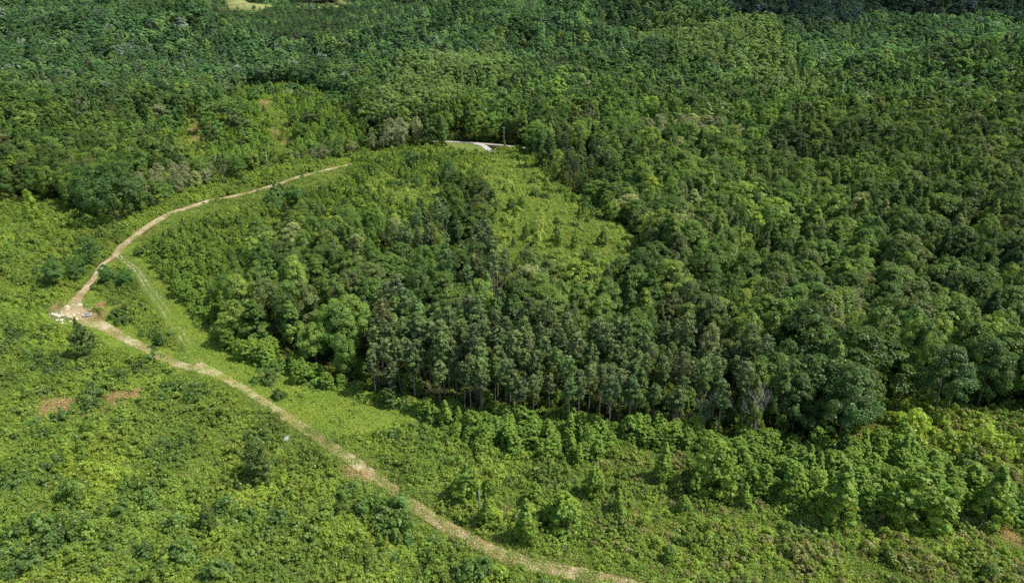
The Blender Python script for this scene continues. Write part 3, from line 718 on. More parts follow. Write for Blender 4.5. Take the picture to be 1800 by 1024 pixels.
# pine stands
pine = np.zeros(n, bool)
for p, dens in MAP['pines']:
    pine |= inside(p, fx + 5 * noise(fx, fy, 26, 81), fy + 5 * noise(fx, fy, 22, 82)) & (rs.rand(n) < dens)
pale = np.zeros(n, bool)
for p in MAP['pale']: pale |= inside(p, fx, fy) & (rs.rand(n) < .75)
pine &= ~pale
tint[pale] = np.array([.120, .140, .085]) * rs.uniform(.8, 1.1, (pale.sum(), 1))
scale[pale] *= .8
PT = np.array([.061, .092, .038])
vis, U, V_, D = in_view(fx, fy, 18 * scale)
show = 18 * scale / D
near_lim = {}
def hue_word(t):
    r, gg, b = t
    if gg < .056: return 'very dark green'
    if gg < .080: return 'dark green'
    if gg < .112: return 'mid green'
    return 'light yellow-green'
ACROSS = ['far left', 'left', 'centre-left', 'mid-left', 'mid-right', 'centre-right', 'right', 'far right']
def across(u): return ACROSS[min(7, max(0, int(u * 8)))]
def where_words(u, v):
    """plain wording of the stretch of wood a tree stands in"""
    vv = v / ASP
    row = ('on the distant hillside' if vv < .3 else 'beyond the upper meadow' if vv < .42 else 'high in the wood' if vv < .50 else
           'in the mid wood' if vv < .58 else 'low in the wood' if vv < .65 else 'at the wood edge')
    return row + ', ' + across(u)
PEND = []
def later(e, desc, noun, where, u): PEND.append((e, desc, noun, where, float(u)))
def settle_labels():
    by = {}
    for p in PEND: by.setdefault(p[1:4], []).append(p)
    for (desc, noun, where), ps_ in by.items():
        ps_.sort(key=lambda p: p[4])
        for i, p in enumerate(ps_):
            if len(ps_) == 1: lab = '%s %s %s' % (desc, noun, where)
            else:
                o = 'leftmost' if i == 0 else 'rightmost' if i == len(ps_) - 1 else ordinal(i) + ' from left'
                lab = '%s of the %s %s %s' % (o, desc, noun + ('es' if noun == 'bush' else 's'), where)
            p[0]['label'] = lab

# pines: extra dense edge rows with their trunks in view (placed by hand along the edge of the stand)
pts = []
for ln in MAP['pine_edge']:
    q, t = resample(ln, 2.5)
    for row in range(7):
        for i in range(len(q)):
            if rs.rand() < .92 - .5 * i / len(q):
                pts.append((q[i, 0] + rs.normal() * .9, q[i, 1] + row * 4.0 + rs.normal() * 1.1, row))
pts = np.array(pts)
ok = np.ones(n, bool)
for ln in MAP['pine_edge']: ok &= ~((dist_line(ln, fx, fy) < 24) & (inside(MAP['pinefront'][0], fx, fy)) & (rs.rand(n) < np.where(fx < 10, 1, .62)))
fx, fy, fz, tint, tcls, shape, scale, pine, pale, vis, U, V_, D, show = [a[ok] for a in (fx, fy, fz, tint, tcls, shape, scale, pine, pale, vis, U, V_, D, show)]
n = len(fx)
kw = (1 - smooth(30, 75, fx)) * (1 - smooth(290, 330, fy)); nearb = smooth(205, 245, fy) * kw
hscale = (.93 + rs.normal(size=n) * .06 + .10 * (scale - 1)) * (1 - .24 * kw) * (1 - .22 * nearb) * np.where(inside(MAP['low'][0], fx, fy), .5, 1) * np.where(inside(MAP['midlow'][0], fx, fy), .52, 1) * np.where(pale, .9, 1) * np.where(fz == YOUNGSTAND, .55, 1)
fz3 = terrain(fx, fy)
rotz = rs.uniform(0, 2 * PI, n)

# pines that are things
px = np.r_[pts[:, 0], fx[pine]]; py = np.r_[pts[:, 1], fy[pine]]; prow = np.r_[pts[:, 2], np.full(pine.sum(), 9)]
k, pu, pv, pd = in_view(px, py, 18)
order = np.argsort(np.where(k, pd, 1e9)); chosen = order[:280]; chosen = chosen[k[chosen]]
rest = np.setdiff1d(np.arange(len(px)), chosen)
ps = rs.uniform(.60, .98, len(px)) * np.where(px > 5, .9, 1) * np.where(prow < 9, .84, .92); pt = PT[None, :] * rs.uniform(.75, 1.25, (len(px), 1)) * (1 + rs.normal(size=(len(px), 3)) * .06)
pt[:, 2] *= 1 + .4 * smooth(380, 900, py)  # distant pines tinted bluer to stand in for haze
pidx = rs.randint(0, 5, len(px)); prot = rs.uniform(0, 2 * PI, len(px))
front = sorted([i for i in chosen if prow[i] == 0], key=lambda i: pu[i])
ORD = ['first', 'second', 'third', 'fourth', 'fifth', 'sixth', 'seventh', 'eighth', 'ninth', 'tenth', 'eleventh', 'twelfth', 'thirteenth', 'fourteenth', 'fifteenth', 'sixteenth', 'seventeenth', 'eighteenth', 'nineteenth', 'twentieth']
TENS = ['', 'twenty-', 'thirty-', 'forty-', 'fifty-', 'sixty-', 'seventy-']
def ordinal(i):
    if i < 20: return ORD[i]
    t = (i + 1) // 10; r = (i + 1) % 10
    if r: return TENS[t - 1] + ORD[r - 1]
    return ['', '', '', 'thirtieth', 'fortieth', 'fiftieth', 'sixtieth', 'seventieth'][t] if t > 2 else 'twentieth'
frank = {i: r for r, i in enumerate(front)}
for i in chosen:
    e = add_thing('pine', 'pine_tree', px[i], py[i], ps[i], prot[i], VAR['pine'][pidx[i]], VAR['pine_trunk'][pidx[i]], pt[i], None, 'pine tree', 'pine trees of the pine stands')
    tall = 'tall' if ps[i] > .68 else 'shorter'
    if i in frank: e['label'] = '%s bare-trunked pine from the left along the front edge of the pine stand' % ordinal(frank[i])
    elif prow[i] < 9: later(e, tall + ' olive', 'pine', '%s of the stand, %s' % (['', 'in the second row', 'in the third row', 'in the fourth row', 'deep inside', 'deep inside', 'deep inside'][int(prow[i])].replace('deep inside of', 'deep inside'), across(pu[i])), pu[i])
    else: later(e, tall + ' olive', 'pine', where_words(pu[i], pv[i]), pu[i])
def stuff_args(x, y, s, r, idx, t, sz=None, tilt=.0, sd=5):
    q = np.random.RandomState(sd); m = len(x)
    return x, y, terrain(x, y), np.stack([q.normal(size=m) * tilt, q.normal(size=m) * tilt, r], 1), np.stack([s, s, s if sz is None else sz], 1), idx, t
points_object('pine_wood', *stuff_args(px[rest], py[rest], ps[rest], prot[rest], pidx[rest], pt[rest]), VAR['pine'], 'remaining pines scattered through the farther wood', 'pine wood')

# broadleaf and pale trees
def choose(mask, count):
    idx = np.where(mask & vis)[0]; idx = idx[np.argsort(-show[idx])][:count]; return idx
bm = ~pine & ~pale
cb = choose(bm, 300); cp = choose(pale, 80)
for i in cb:
    kd = ['round', 'wide', 'flat-topped', 'egg-shaped', 'pointed', 'tall'][shape[i]]
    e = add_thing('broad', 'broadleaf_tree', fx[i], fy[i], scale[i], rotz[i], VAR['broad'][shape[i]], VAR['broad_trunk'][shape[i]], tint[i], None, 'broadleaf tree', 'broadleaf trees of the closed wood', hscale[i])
    later(e, kd + ' ' + hue_word(tint[i]), 'tree', where_words(U[i], V_[i]), U[i])
for i in cp:
    e = add_thing('broad', 'pale_tree', fx[i], fy[i], scale[i], rotz[i], VAR['broad'][shape[i] % 3], VAR['broad_trunk'][shape[i] % 3], tint[i], None, 'pale tree', 'pale silvery trees beyond the ridge track', hscale[i])
    later(e, 'pale silvery-green', 'tree', where_words(U[i], V_[i]), U[i])
for (p, h, wd, sh, t, lab) in MAP['bigtrees']:
    H = [19, 21, 18.5, 20, 21.5, 22][sh]; s_ = h / H
    add_thing('broad', 'broadleaf_tree', p[0], p[1], s_ * wd, p[0] % 6.28, VAR['broad'][sh], VAR['broad_trunk'][sh], t, lab, 'broadleaf tree', 'broadleaf trees standing clear of the closed wood', s_)
restb = np.setdiff1d(np.where(~pine)[0], np.r_[cb, cp])
vi = np.where(fy[restb] > 430, shape[restb] + 6, shape[restb])
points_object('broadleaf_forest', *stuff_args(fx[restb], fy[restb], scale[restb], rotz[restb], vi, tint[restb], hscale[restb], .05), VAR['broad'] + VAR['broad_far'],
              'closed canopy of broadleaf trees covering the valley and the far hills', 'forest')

# ---- young trees
yx, yy = scatter(2.5, 62, 330, 21, half=1.02); z = zone(yx, yy); td = track_dist(yx, yy); u = rs.rand(len(yx))
kb = (z == BELT) & (u < .86)
ko = (z == OPEN) & (u < .016) & (td > 3)
kk = (z == KNOLL) & (u < .34) & (td > 4)
kf = (z == FOREST) & (u < np.where(inside(MAP['pinefront'][0], yx, yy) & (yx > -8), .30, .09))
ks = (z == YOUNGSTAND) & (u < .45)
km = (z == MEADOW) & (u < .045)
yk = kb | ko | kk | ks | km | kf
yx, yy, yz_ = yx[yk], yy[yk], z[yk]
sx, sy = scatter(3.8, 330, 640, 22); z2 = zone(sx, sy); k2 = ((z2 == YOUNGSTAND) & (rs.rand(len(sx)) < .6)) | ((z2 == OPEN) & (rs.rand(len(sx)) < .22)) | ((z2 == KNOLL) & (rs.rand(len(sx)) < .6)) | ((z2 == MEADOW) & (rs.rand(len(sx)) < .06)) | ((z2 == FOREST) & (rs.rand(len(sx)) < .10))
k2 &= track_dist(sx, sy) > 3
yx = np.r_[yx, sx[k2]]; yy = np.r_[yy, sy[k2]]; yz_ = np.r_[yz_, z2[k2]]
kl = np.ones(len(yx), bool)
for p in MAP['lowside']: kl &= ~inside(p, yx, yy)
yx, yy, yz_ = yx[kl], yy[kl], yz_[kl]
m = len(yx)
ys_ = rs.uniform(.55, 1.05, m) * np.where(yz_ == BELT, 1.0, 1) * np.where(yz_ == FOREST, .8, 1) * np.where(yz_ == YOUNGSTAND, 1.35, 1) * np.where(yz_ == OPEN, .72, 1)
yt = lerp((.068, .118, .022), (.092, .146, .026), np.clip(.5 + .35 * noise(yx, yy, 22, 91) + rs.normal(size=m) * .2, 0, 1))
yt[yz_ == YOUNGSTAND] *= np.array([1.3, 1.3, 1.5])
yt[yz_ == BELT] *= 1.12
dk = rs.rand(m) < np.where(yz_ == BELT, .02, .22); yt[dk] = np.array([.046, .080, .022]) * rs.uniform(.8, 1.15, (dk.sum(), 1))
yi = rs.randint(0, 5, m); rb = (yz_ == BELT) & np.isin(yi, (1, 4)) & (rs.rand(m) < .7); yi[rb] = 2
ywid = np.where(yz_ == BELT, 1.28, 1.0); yr = rs.uniform(0, 2 * PI, m)
hand = MAP['saplings']     # the ones that stand alone
hx = np.array([p[0] for p, *_ in hand]); hy = np.array([p[1] for p, *_ in hand])
kp = np.ones(m, bool)
for a, b in zip(hx, hy): kp &= np.hypot(yx - a, yy - b) > 2.6
yx, yy, yz_, ys_, yt, yi, yr, ywid = [a[kp] for a in (yx, yy, yz_, ys_, yt, yi, yr, ywid)]
for (p, h, w, dkk, lab) in hand:
    i = int(abs(p[0] * 7 + p[1] * 3)) % 5; H = [6.2, 7.2, 5.6, 4.8, 6.0][i]; s = h / H
    e = add_thing('young', 'young_tree', p[0], p[1], s * w, p[0] * 5 % 6.28, VAR['young'][i], VAR['young_trunk'][i], (.050, .080, .022) if dkk else (.090, .142, .024), lab, 'young tree', None, s)
    e['group'] = 'young trees standing apart on the clear-cut'
v_, uu, vv, dd = in_view(yx, yy, 4)
order = np.argsort(np.where(v_, -ys_ / dd, 1)); ch = order[:300 - len(hand)]; ch = ch[v_[ch]]
def young_where(i):
    z = yz_[i]
    side = ', ' + across(uu[i])
    if z == BELT: return 'in the sapling belt' + side
    if z == KNOLL: return 'on the bushy knoll' + side
    if z == MEADOW: return 'in the upper meadow' + side
    if z == YOUNGSTAND: return 'in the far young stand' + side
    if z == FOREST: return "under the wood's edge" + side
    return ('in the foreground scrub' if vv[i] > ASP * .62 else 'near the ridge track') + side
for i in ch:
    e = add_thing('young', 'young_tree', yx[i], yy[i], ys_[i] * ywid[i], yr[i], VAR['young'][yi[i]], VAR['young_trunk'][yi[i]], yt[i], None, 'young tree', 'young trees of the clear-cut and sapling belt', ys_[i])
    later(e, ['egg-shaped', 'pointed', 'broad', 'domed', 'slim'][yi[i]] + ' ' + ('dark' if yt[i][1] < .1 else ('mid-green' if yt[i][1] < .15 else 'bright green')), 'sapling', young_where(i), uu[i])
rest = np.setdiff1d(np.arange(len(yx)), ch)
points_object('young_thicket', *stuff_args(yx[rest], yy[rest], ys_[rest] * ywid[rest], yr[rest], yi[rest], yt[rest], ys_[rest]), VAR['young'], 'remaining small young trees of the thickets', 'thicket')

# ---- bushes that stand out as darker mounds (things)
bx, by, bsc, btn = [], [], [], []
for (p, r, dens, sc_, tn_) in MAP['bush_clumps']:
    k = int(dens); bsc += [sc_] * k; btn += [tn_] * k; a = rs.uniform(0, 2 * PI, k); q = r * np.sqrt(rs.rand(k))
    bx += list(p[0] + q * np.cos(a)); by += list(p[1] + q * np.sin(a))
bx = np.array(bx); by = np.array(by)
kk_ = track_dist(bx, by) > 2.6; bx, by = bx[kk_], by[kk_]; bsc = np.array(bsc)[kk_]; btn = np.array(btn)[kk_]
v_, uu, vv, dd = in_view(bx, by, 1)
brank = np.argsort(np.where(v_, -bsc / dd, 1)); bthing = set(int(k) for k in brank[:290] if v_[k])
br_ = [i for i in range(len(bx)) if i not in bthing]
for i in range(len(bx)):
    if i not in bthing: continue
    j = rs.randint(6); s = rs.uniform(1.0, 1.9) * bsc[i]; t = np.array(btn[i]) * rs.uniform(.8, 1.3)
    e = add_thing('shrub', 'bush', bx[i], by[i], s, rs.uniform(0, 6.28), VAR['shrub'][j], None, t, None, 'bush', 'bushes standing out of the undergrowth', s * rs.uniform(.8, 1.25))
    later(e, ('large' if s > 1.5 else 'small') + (' yellow-green' if t[1] > .13 else ' very dark' if t[1] < .09 else ' dark'), 'bush', ('in the foreground scrub' if vv[i] > ASP * .66 else 'beside the tracks' if vv[i] > ASP * .4 else 'before the far wood') + ', ' + across(uu[i]), uu[i])
settle_labels()
points_object('bush_thicket', *stuff_args(bx[br_], by[br_], bsc[br_] * 1.4, rs.uniform(0, 6.28, len(br_)), rs.randint(0, 6, len(br_)), btn[br_]), VAR['shrub'], 'remaining small dark bushes of the clear-cut', 'bushes')

# ---- undergrowth (nobody could count it)
def under(s, y0, y1, seed, dens):
    x, y = scatter(s, y0, y1, seed, half=1.04, jit=.5, xpad=12)
    z = zone(x, y); td = track_dist(x, y); q = np.random.RandomState(seed + 5)
    d = np.zeros(len(x))
    for k, v in dens.items(): d[z == k] = v
    if s < 1: d[td < 2.2] = np.maximum(d[td < 2.2] * .5, .22)
    else: d[td < 1.5] = 0; d[(td < 2.6)] *= .3
    RK = MAP['spots']['rocks']; CT = MAP['spots']['cart']
    d[np.hypot(x - RK[0], y - RK[1]) < 6] *= .05; d[np.hypot(x - CT[0], y - CT[1]) < 3] = 0
    if s > 1: d[(noise(x, y, 8, 71) + .6 * noise(x, y, 31, 72) > 1.0) & (z == OPEN)] *= .12
    k = q.rand(len(x)) < d
    return x[k], y[k], z[k], td[k]
U1 = under(1.15, 58, 215, 41, {OPEN: .93, BELT: .7, KNOLL: .75, FOREST: .30, MEADOW: .6, GRASS: .22, YOUNGSTAND: .6, TAN: .12})
U2 = under(1.9, 215, 470, 42, {OPEN: .95, FOREST: .35, BELT: .8, KNOLL: .8, MEADOW: .62, GRASS: .10, YOUNGSTAND: .8, TAN: .25})
U3 = under(3.2, 470, 640, 43, {OPEN: .9, FOREST: .4, YOUNGSTAND: .9, MEADOW: .7, KNOLL: .9, GRASS: .45, TAN: .15})
ux, uy, uz, utd = [np.concatenate(a) for a in zip(U1, U2, U3)]
m = len(ux); q = np.random.RandomState(9)
us = q.uniform(.55, 1.1, m) * np.where(uy > 215, 1.35, 1) * np.where(uy > 470, 1.5, 1) * np.where(uz == MEADOW, .8, 1)
tallp = noise(ux, uy, 13, 95); us *= 1 + .42 * tallp
us *= np.clip(.45 + utd / 9, .45, 1)
for p in MAP['lowside']: us[inside(p, ux, uy)] *= .42
us[uz == GRASS] *= .5; 
a = np.clip(.5 + .30 * noise(ux, uy, 26, 96) + .18 * noise(ux, uy, 9, 97) + q.normal(size=m) * .10, 0, 1)
ut = lerp((.074, .122, .026), (.136, .182, .030), a) * (1 + .13 * noise(ux, uy, 48, 93))[:, None]
ut = ut * (1 - .22 * np.clip(tallp, -.5, 1))[:, None]
ut[uz == MEADOW] = lerp((.110, .160, .034), (.155, .195, .05), a[uz == MEADOW])
ut[uz == BELT] = lerp((.08, .15, .03), (.11, .175, .035), a[uz == BELT])
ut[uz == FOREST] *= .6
ut[uz == GRASS] = lerp((.10, .16, .03), (.14, .185, .04), a[uz == GRASS])
# brownish goldenrod toward the lower right
br = smooth(0, 40, ux) * (1 - smooth(115, 150, uy)) * (uz == OPEN)
bn = (q.rand(m) < .22 * br); ut[bn] = np.array([.12, .125, .05]) * q.uniform(.7, 1.15, (bn.sum(), 1))
blue = (q.rand(m) < .05); ut[blue] = np.array([.06, .10, .03])
ut *= (1 + .28 * smooth(0, 1, .5 * noise(ux, uy, 14, 98)))[:, None]
ui = q.randint(0, 6, m)
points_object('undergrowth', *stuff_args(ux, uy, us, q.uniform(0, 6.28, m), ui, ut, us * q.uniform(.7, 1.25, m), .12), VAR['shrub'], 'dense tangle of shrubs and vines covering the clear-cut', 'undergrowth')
# weeds and grass
W1 = under(.8, 58, 190, 51, {OPEN: .35, BELT: .15, MEADOW: .9, GRASS: .75, TAN: .55, KNOLL: .3})
W2 = under(1.7, 190, 600, 52, {OPEN: .3, MEADOW: .95, GRASS: .9, TAN: .6, YOUNGSTAND: .4, LAWN: .0})
wx, wy, wz, wtd = [np.concatenate(a) for a in zip(W1, W2)]
m = len(wx); a = np.clip(.5 + .4 * noise(wx, wy, 13, 99) + q.normal(size=m) * .25, 0, 1)
wt = lerp((.085, .14, .032), (.14, .18, .05), a)
wt[wz == GRASS] = lerp((.115, .18, .034), (.16, .205, .045), a[wz == GRASS])
wt[wz == TAN] = lerp((.17, .16, .09), (.22, .18, .11), a[wz == TAN])
ws = q.uniform(.6, 1.1, m) * np.where(wy > 190, 1.4, 1); wsz = ws * np.where(wz == GRASS, .35, .9)
points_object('weeds', *stuff_args(wx, wy, ws, q.uniform(0, 6.28, m), q.randint(0, 4, m), wt, wsz, .05), VAR['weed'], 'grass and low weeds growing along the tracks and meadow', 'weeds')

# ------------------------------------------------------------------ single things
SP = MAP['spots']
def at(k, dx=0, dy=0, dz=0): return (SP[k][0] + dx, SP[k][1] + dy, float(terrain(SP[k][0] + dx, SP[k][1] + dy)) + dz)
def dead_tree(name, key, H, r, seed, label, spread=.45, depth=4, mat=None, limbs=7, tw=True):
    rr = random.Random(seed)
    root = empty(name, at(key), rr.uniform(0, 6)); tag(root, label, 'dead tree', 'dead and bare trees')
    mb = MB(); br = MB()
    p = [Vector((0, 0, -.5))]; n = 7
    for i in range(n): p.append(p[-1] + Vector((rr.uniform(-.03, .03) * H, rr.uniform(-.03, .03) * H, (H + .5) / n * (1 if i else .9))))
    R = [r * (1.25 - 1.1 * i / n) for i in range(n + 1)]
    mb.tube(p, R, 7)
    def grow(b, d, L, rad, k):
        q = [b]; dd = d.copy()
        for j in range(3):
            dd = (dd + Vector((rr.uniform(-.25, .25), rr.uniform(-.25, .25), rr.uniform(-.05, .25)))).normalized(); q.append(q[-1] + dd * L / 3)
        br.tube(q, [rad, rad * .8, rad * .6, rad * .35], 5)
        if k > 0:
            for j in range(3 if k > 1 else 4):
                s_ = q[rr.choice([1, 2, 3])]; nd = (dd + Vector((rr.uniform(-.9, .9), rr.uniform(-.9, .9), rr.uniform(-.2, .7)))).normalized()
                grow(s_, nd, L * rr.uniform(.5, .7), rad * .55, k - 1)
    for i in range(limbs):
        t = .35 + .62 * i / max(1, limbs); f = t * n; b = p[int(f)].lerp(p[min(n, int(f) + 1)], f - int(f)); a = rr.uniform(0, 6.28)
        grow(b, Vector((math.cos(a), math.sin(a), rr.uniform(.3, .9))).normalized(), H * spread * (1.2 - t) * rr.uniform(.7, 1.1), max(.045, r * .42 * (1.2 - t)), depth - 1)
    o = link('trunk', mb.mesh('trunk', mat or M_DEAD, True), root)
    if br.v: link('branches', br.mesh('branches', mat or M_DEAD, True), root)
    return root

dead_tree('dead_tree', 'dead_f', 12, .18, 8, 'brownish half-dead tree behind the right end of the pine front', .4, 3)
dead_tree('dead_tree', 'dead_c', 7, .13, 5, 'bare white-limbed tree among the bushes left of the wood', .4, 3, limbs=5)
dead_tree('dead_tree', 'dead_d', 13, .15, 6, 'bare grey tree sticking up in the left part of the wood', .4, 3, limbs=6)
dead_tree('dead_tree', 'dead_b', 7, .10, 7, 'thin grey leafless tree beside the red-brown dead pine', .35, 4, limbs=8)
dead_tree('dead_tree', 'twig', 3.2, .07, 9, 'small white bare sapling below the turning place', .4, 2, limbs=3)
dead_tree('dead_tree', 'stick', 3.0, .06, 11, 'thin white dead stem in the bottom left scrub', .3, 2, limbs=2)
dead_tree('dead_tree', 'dead_g', 15, .16, 12, 'grey bare tree top in the middle of the wood', .45, 4, limbs=8)
dead_tree('dead_tree', 'dead_e', 14, .2, 13, 'grey bare tree high in the wood at the far right', .45, 4, limbs=8)
# red-brown dead pine
e = empty('dead_pine', at('red')); tag(e, 'red-brown dead pine at the left edge of the wood', 'dead tree', 'dead and bare trees')
mr = foliage(901, pine_lobes(902, 7.5, 6, 1.8), 900, .2, up=.2, rnd=.9, fill=.5, mat=M_NEEDLE, name='crown')
c = link('crown', mr, e); c['tint'] = [.15, .06, .035]
link('trunk', trunk_mesh(903, 7.2, .12, .01, M_DEAD, 6, 1.2, .3), e)
# snag and poles
mb = MB(); mb.tube([(0, 0, -.5), (.03, 0, 2), (.0, .05, 4), (.05, .02, 5.3)], [.2, .17, .15, .1], 9); mb.tube([(.02, 0, 4.1), (.28, 0, 4.5)], [.06, .02], 6)
o = link('snag', mb.mesh('snag', M_DEAD, True), None, at('snag')); tag(o, 'weathered grey snag without branches standing alone in the clear-cut', 'snag')
M_TWIG = plain('grey_twigs', (.44, .41, .38), .9, .15, 3)
M_POLE = plain('pole_wood', (.42, .37, .31), .85, .15, 4)
M_METAL = plain('galvanised_metal', (.55, .56, .57), .45, .1, 6, .6)
M_WHITE = plain('white_paint', (.80, .80, .78), .5, .04, 2)
M_DARK = plain('dark_interior', (.03, .03, .035), .7, .2, 3)
M_TYRE = plain('tyre_rubber', (.02, .02, .02), .9, .2, 3)
M_GLASS = plain('dark_glass', (.02, .025, .03), .15, .1, 3)
def utility_pole(key, h, label, arm=True):
    e = empty('utility_pole', at(key)); tag(e, label, 'utility pole')
    mb = MB(); mb.tube([(0, 0, -.5), (0, 0, h * .5), (0, 0, h)], [.17, .15, .11], 8); link('pole', mb.mesh('pole', M_POLE, True), e)
    if arm:
        mb = MB(); mb.box((0, -.14, h - .7), (2.4, .1, .12)); mb.tube([(-.7, -.15, h - .75), (0, -.12, h - 1.4)], [.03, .03], 5); mb.tube([(.7, -.15, h - .75), (0, -.12, h - 1.4)], [.03, .03], 5)
        link('crossarm', mb.mesh('crossarm', M_POLE), e)
        for x in (-1.05, 0, 1.05):
            mb = MB(); mb.tube([(x, -.14, h - .64), (x, -.14, h - .5), (x, -.14, h - .45)], [.05, .07, .03], 7); link('insulator', mb.mesh('insulator', M_WHITE, True), e)
    return e
dead_tree('dead_tree', 'dead_a', 15.5, .16, 4, 'grey leafless tree with fine twigs at the wood edge right of the pines', .36, 5, M_TWIG, limbs=11)
utility_pole('pole_a', 10.5, 'utility pole standing beside the country road')
utility_pole('pole_b', 11, 'tall pale utility pole beyond the ridge track', False)
mb = MB(); mb.box((0, 0, 1.0), (.5, .3, 2.2), .2); o = link('marker_post', mb.mesh('marker_post', M_WHITE), None, at('stub')); tag(o, 'short white marker post at the roadside', 'post')
mb = MB(); rr = random.Random(4); pp = [Vector((-6 + 2 * i, .25 * math.sin(i * .9), .55 + .06 * math.sin(i * 2.1))) for i in range(7)]
mb.tube(pp, [.24, .22, .2, .18, .16, .12, .07], 8); mb.tube([pp[4], pp[4] + Vector((.8, .3, .9))], [.06, .02], 5)
o = link('fallen_log', mb.mesh('fallen_log', M_DEAD, True), None, at('log', 0, 0, .6)); o.rotation_euler = (0, math.radians(-2), math.radians(4)); tag(o, 'long pale fallen log lying at the left frame side', 'log')
# small white cart on the turning place
e = empty('cart', at('cart', 0, 0, .1), math.radians(24)); tag(e, 'small white cart with a dark open bed beside the stony turning place', 'cart')
mb = MB()
for y in (-.55, .55): mb.box((0, y, .55), (2.1, .08, .42))
for x in (-1.01, 1.01): mb.box((x, 0, .55), (.08, 1.02, .42))
mb.box((0, 0, .345), (1.94, 1.02, .04)); link('body', mb.mesh('body', M_WHITE), e)
mb = MB(); mb.box((0, 0, .50), (1.9, .98, .24)); link('load', mb.mesh('load', M_DARK), e)
mb = MB(); mb.tube([(1.05, 0, .4), (1.9, 0, .34)], [.035, .03], 6); link('drawbar', mb.mesh('drawbar', M_METAL), e)
for y in (-.66, .66):
    mb = MB(); mb.tube([(-.15, y - .07, .28), (-.15, y + .07, .28)], [.28, .28], 16); wh = link('wheel', mb.mesh('wheel', M_TYRE), e)
    mb = MB(); mb.tube([(-.15, y - .08, .28), (-.15, y + .08, .28)], [.13, .13], 12); link('rim', mb.mesh('rim', M_METAL), wh)
# white board
mb = MB(); mb.poly([(-.55, 0, .7), (.55, .1, .95), (.6, .35, 1.75), (-.1, .22, 1.5), (-.55, .03, .73), (.55, .13, .98), (.6, .38, 1.78), (-.1, .25, 1.53)], [(0, 1, 2, 3), (7, 6, 5, 4), (0, 4, 5, 1), (1, 5, 6, 2), (2, 6, 7, 3), (3, 7, 4, 0)])
mb.tube([(.2, .3, -.3), (.2, .25, 1.2)], [.04, .04], 6)
o = link('board', mb.mesh('board', M_WHITE), None, at('board')); tag(o, 'bent white board on a stake in the scrub beside the track', 'board')
# rocks
M_ROCK = plain('pale_sandstone', (.60, .52, .38), .95, .3, 1.6)
def rock_mesh(seed, name='rock'):
    rs_ = random.Random(seed); bm_ = __import__('bmesh').new(); __import__('bmesh').ops.create_icosphere(bm_, subdivisions=2, radius=1)
    ax = [Vector((rs_.uniform(-1, 1), rs_.uniform(-1, 1), rs_.uniform(-1, 1))).normalized() for _ in range(9)]
    for v in bm_.verts:
        d_ = v.co.normalized(); k = min([1.0] + [.72 / max(.05, d_.dot(a)) for a in ax if d_.dot(a) > .6]); v.co = d_ * k * (1 + rs_.uniform(-.05, .05)); v.co.z *= .65
    me = bpy.data.meshes.new(name); bm_.to_mesh(me); bm_.free(); me.materials.append(M_ROCK); return me
ROCKS = [rock_mesh(i) for i in range(5)]
rr = random.Random(14)
rk = []
for i in range(34):
    a = rr.uniform(-1, 1); b = rr.uniform(-1, 1)
    x = SP['rocks'][0] + a * 4.2 + b * 1.2; y = SP['rocks'][1] + b * 5.6 - a * 2.6; s = rr.uniform(.25, .75)
    rk.append((x, y, s))
rk.sort(key=lambda t: t[0])
for i, (x, y, s) in enumerate(rk):
    o = link('rock', ROCKS[i % 5], None, (x, y, float(terrain(x, y)) + s * .25)); o.scale = (s * 1.25, s, s); o.rotation_euler = (0, 0, rr.uniform(0, 6))
    lab = '%s pale rock from left in the rock pile at the turning place' % ordinal(i)
    tag(o, lab, 'rock', 'pale rocks heaped at the turning place')
for i, (dx, dy, s) in enumerate([(0, 0, .9), (1.6, .4, .7), (-1.7, .3, .75), (3.0, -.2, .6)]):
    o = link('rock', ROCKS[(i + 2) % 5], None, at('pile', dx, dy, .2)); o.scale = (s * 1.5, s, s)
    tag(o, '%s from left of the four tan rocks in the gap beyond the ridge track' % ordinal([1, 2, 0, 3][i]), 'rock', 'tan rocks beyond the ridge track')
# loose stones on the tracks
sx_, sy_, ss_ = [], [], []
rsn = np.random.RandomState(31)
for ti, (ln, wd) in enumerate(zip(TRACKS, MAP['track_w'])):
    q_, t_ = resample([list(p) + [w_] for p, w_ in zip(ln, wd)], .5)
    nn = noise(q_[:, 0], q_[:, 1], 14, 5 + ti)
    for k in range([9, 5, 9, 2][ti]):
        off = np.where(rsn.rand(len(q_)) < .65, np.sign(rsn.rand(len(q_)) - .5) * .42 + rsn.normal(size=len(q_)) * .10, rsn.uniform(-.9, .9, len(q_))) * q_[:, 2] / 2
        d_ = np.gradient(q_[:, :2], axis=0); d_ = d_ / np.linalg.norm(d_, axis=1, keepdims=True)
        kk2 = rsn.rand(len(q_)) < np.clip(.45 + .6 * nn, .05, 1)
        sx_ += list((q_[:, 0] - d_[:, 1] * off)[kk2]); sy_ += list((q_[:, 1] + d_[:, 0] * off)[kk2])
rx = rsn.normal(size=420) * 4.0 + SP['rocks'][0]; ry = rsn.normal(size=420) * 4.6 + SP['rocks'][1]
sx_ = np.r_[np.array(sx_), rx]; sy_ = np.r_[np.array(sy_), ry]; m_ = len(sx_); ss_ = rsn.uniform(.05, .17, m_) * np.where(sy_ > 200, 1.5, 1)
a_ = stuff_args(sx_, sy_, ss_, rsn.uniform(0, 6, m_), rsn.randint(0, 5, m_), np.full((m_, 3), .6))
a_ = (a_[0], a_[1], a_[2] + .12, *a_[3:])
points_object('track_stones', *a_, ROCKS, 'pale loose stones strewn along the tracks and the turning place', 'stones')
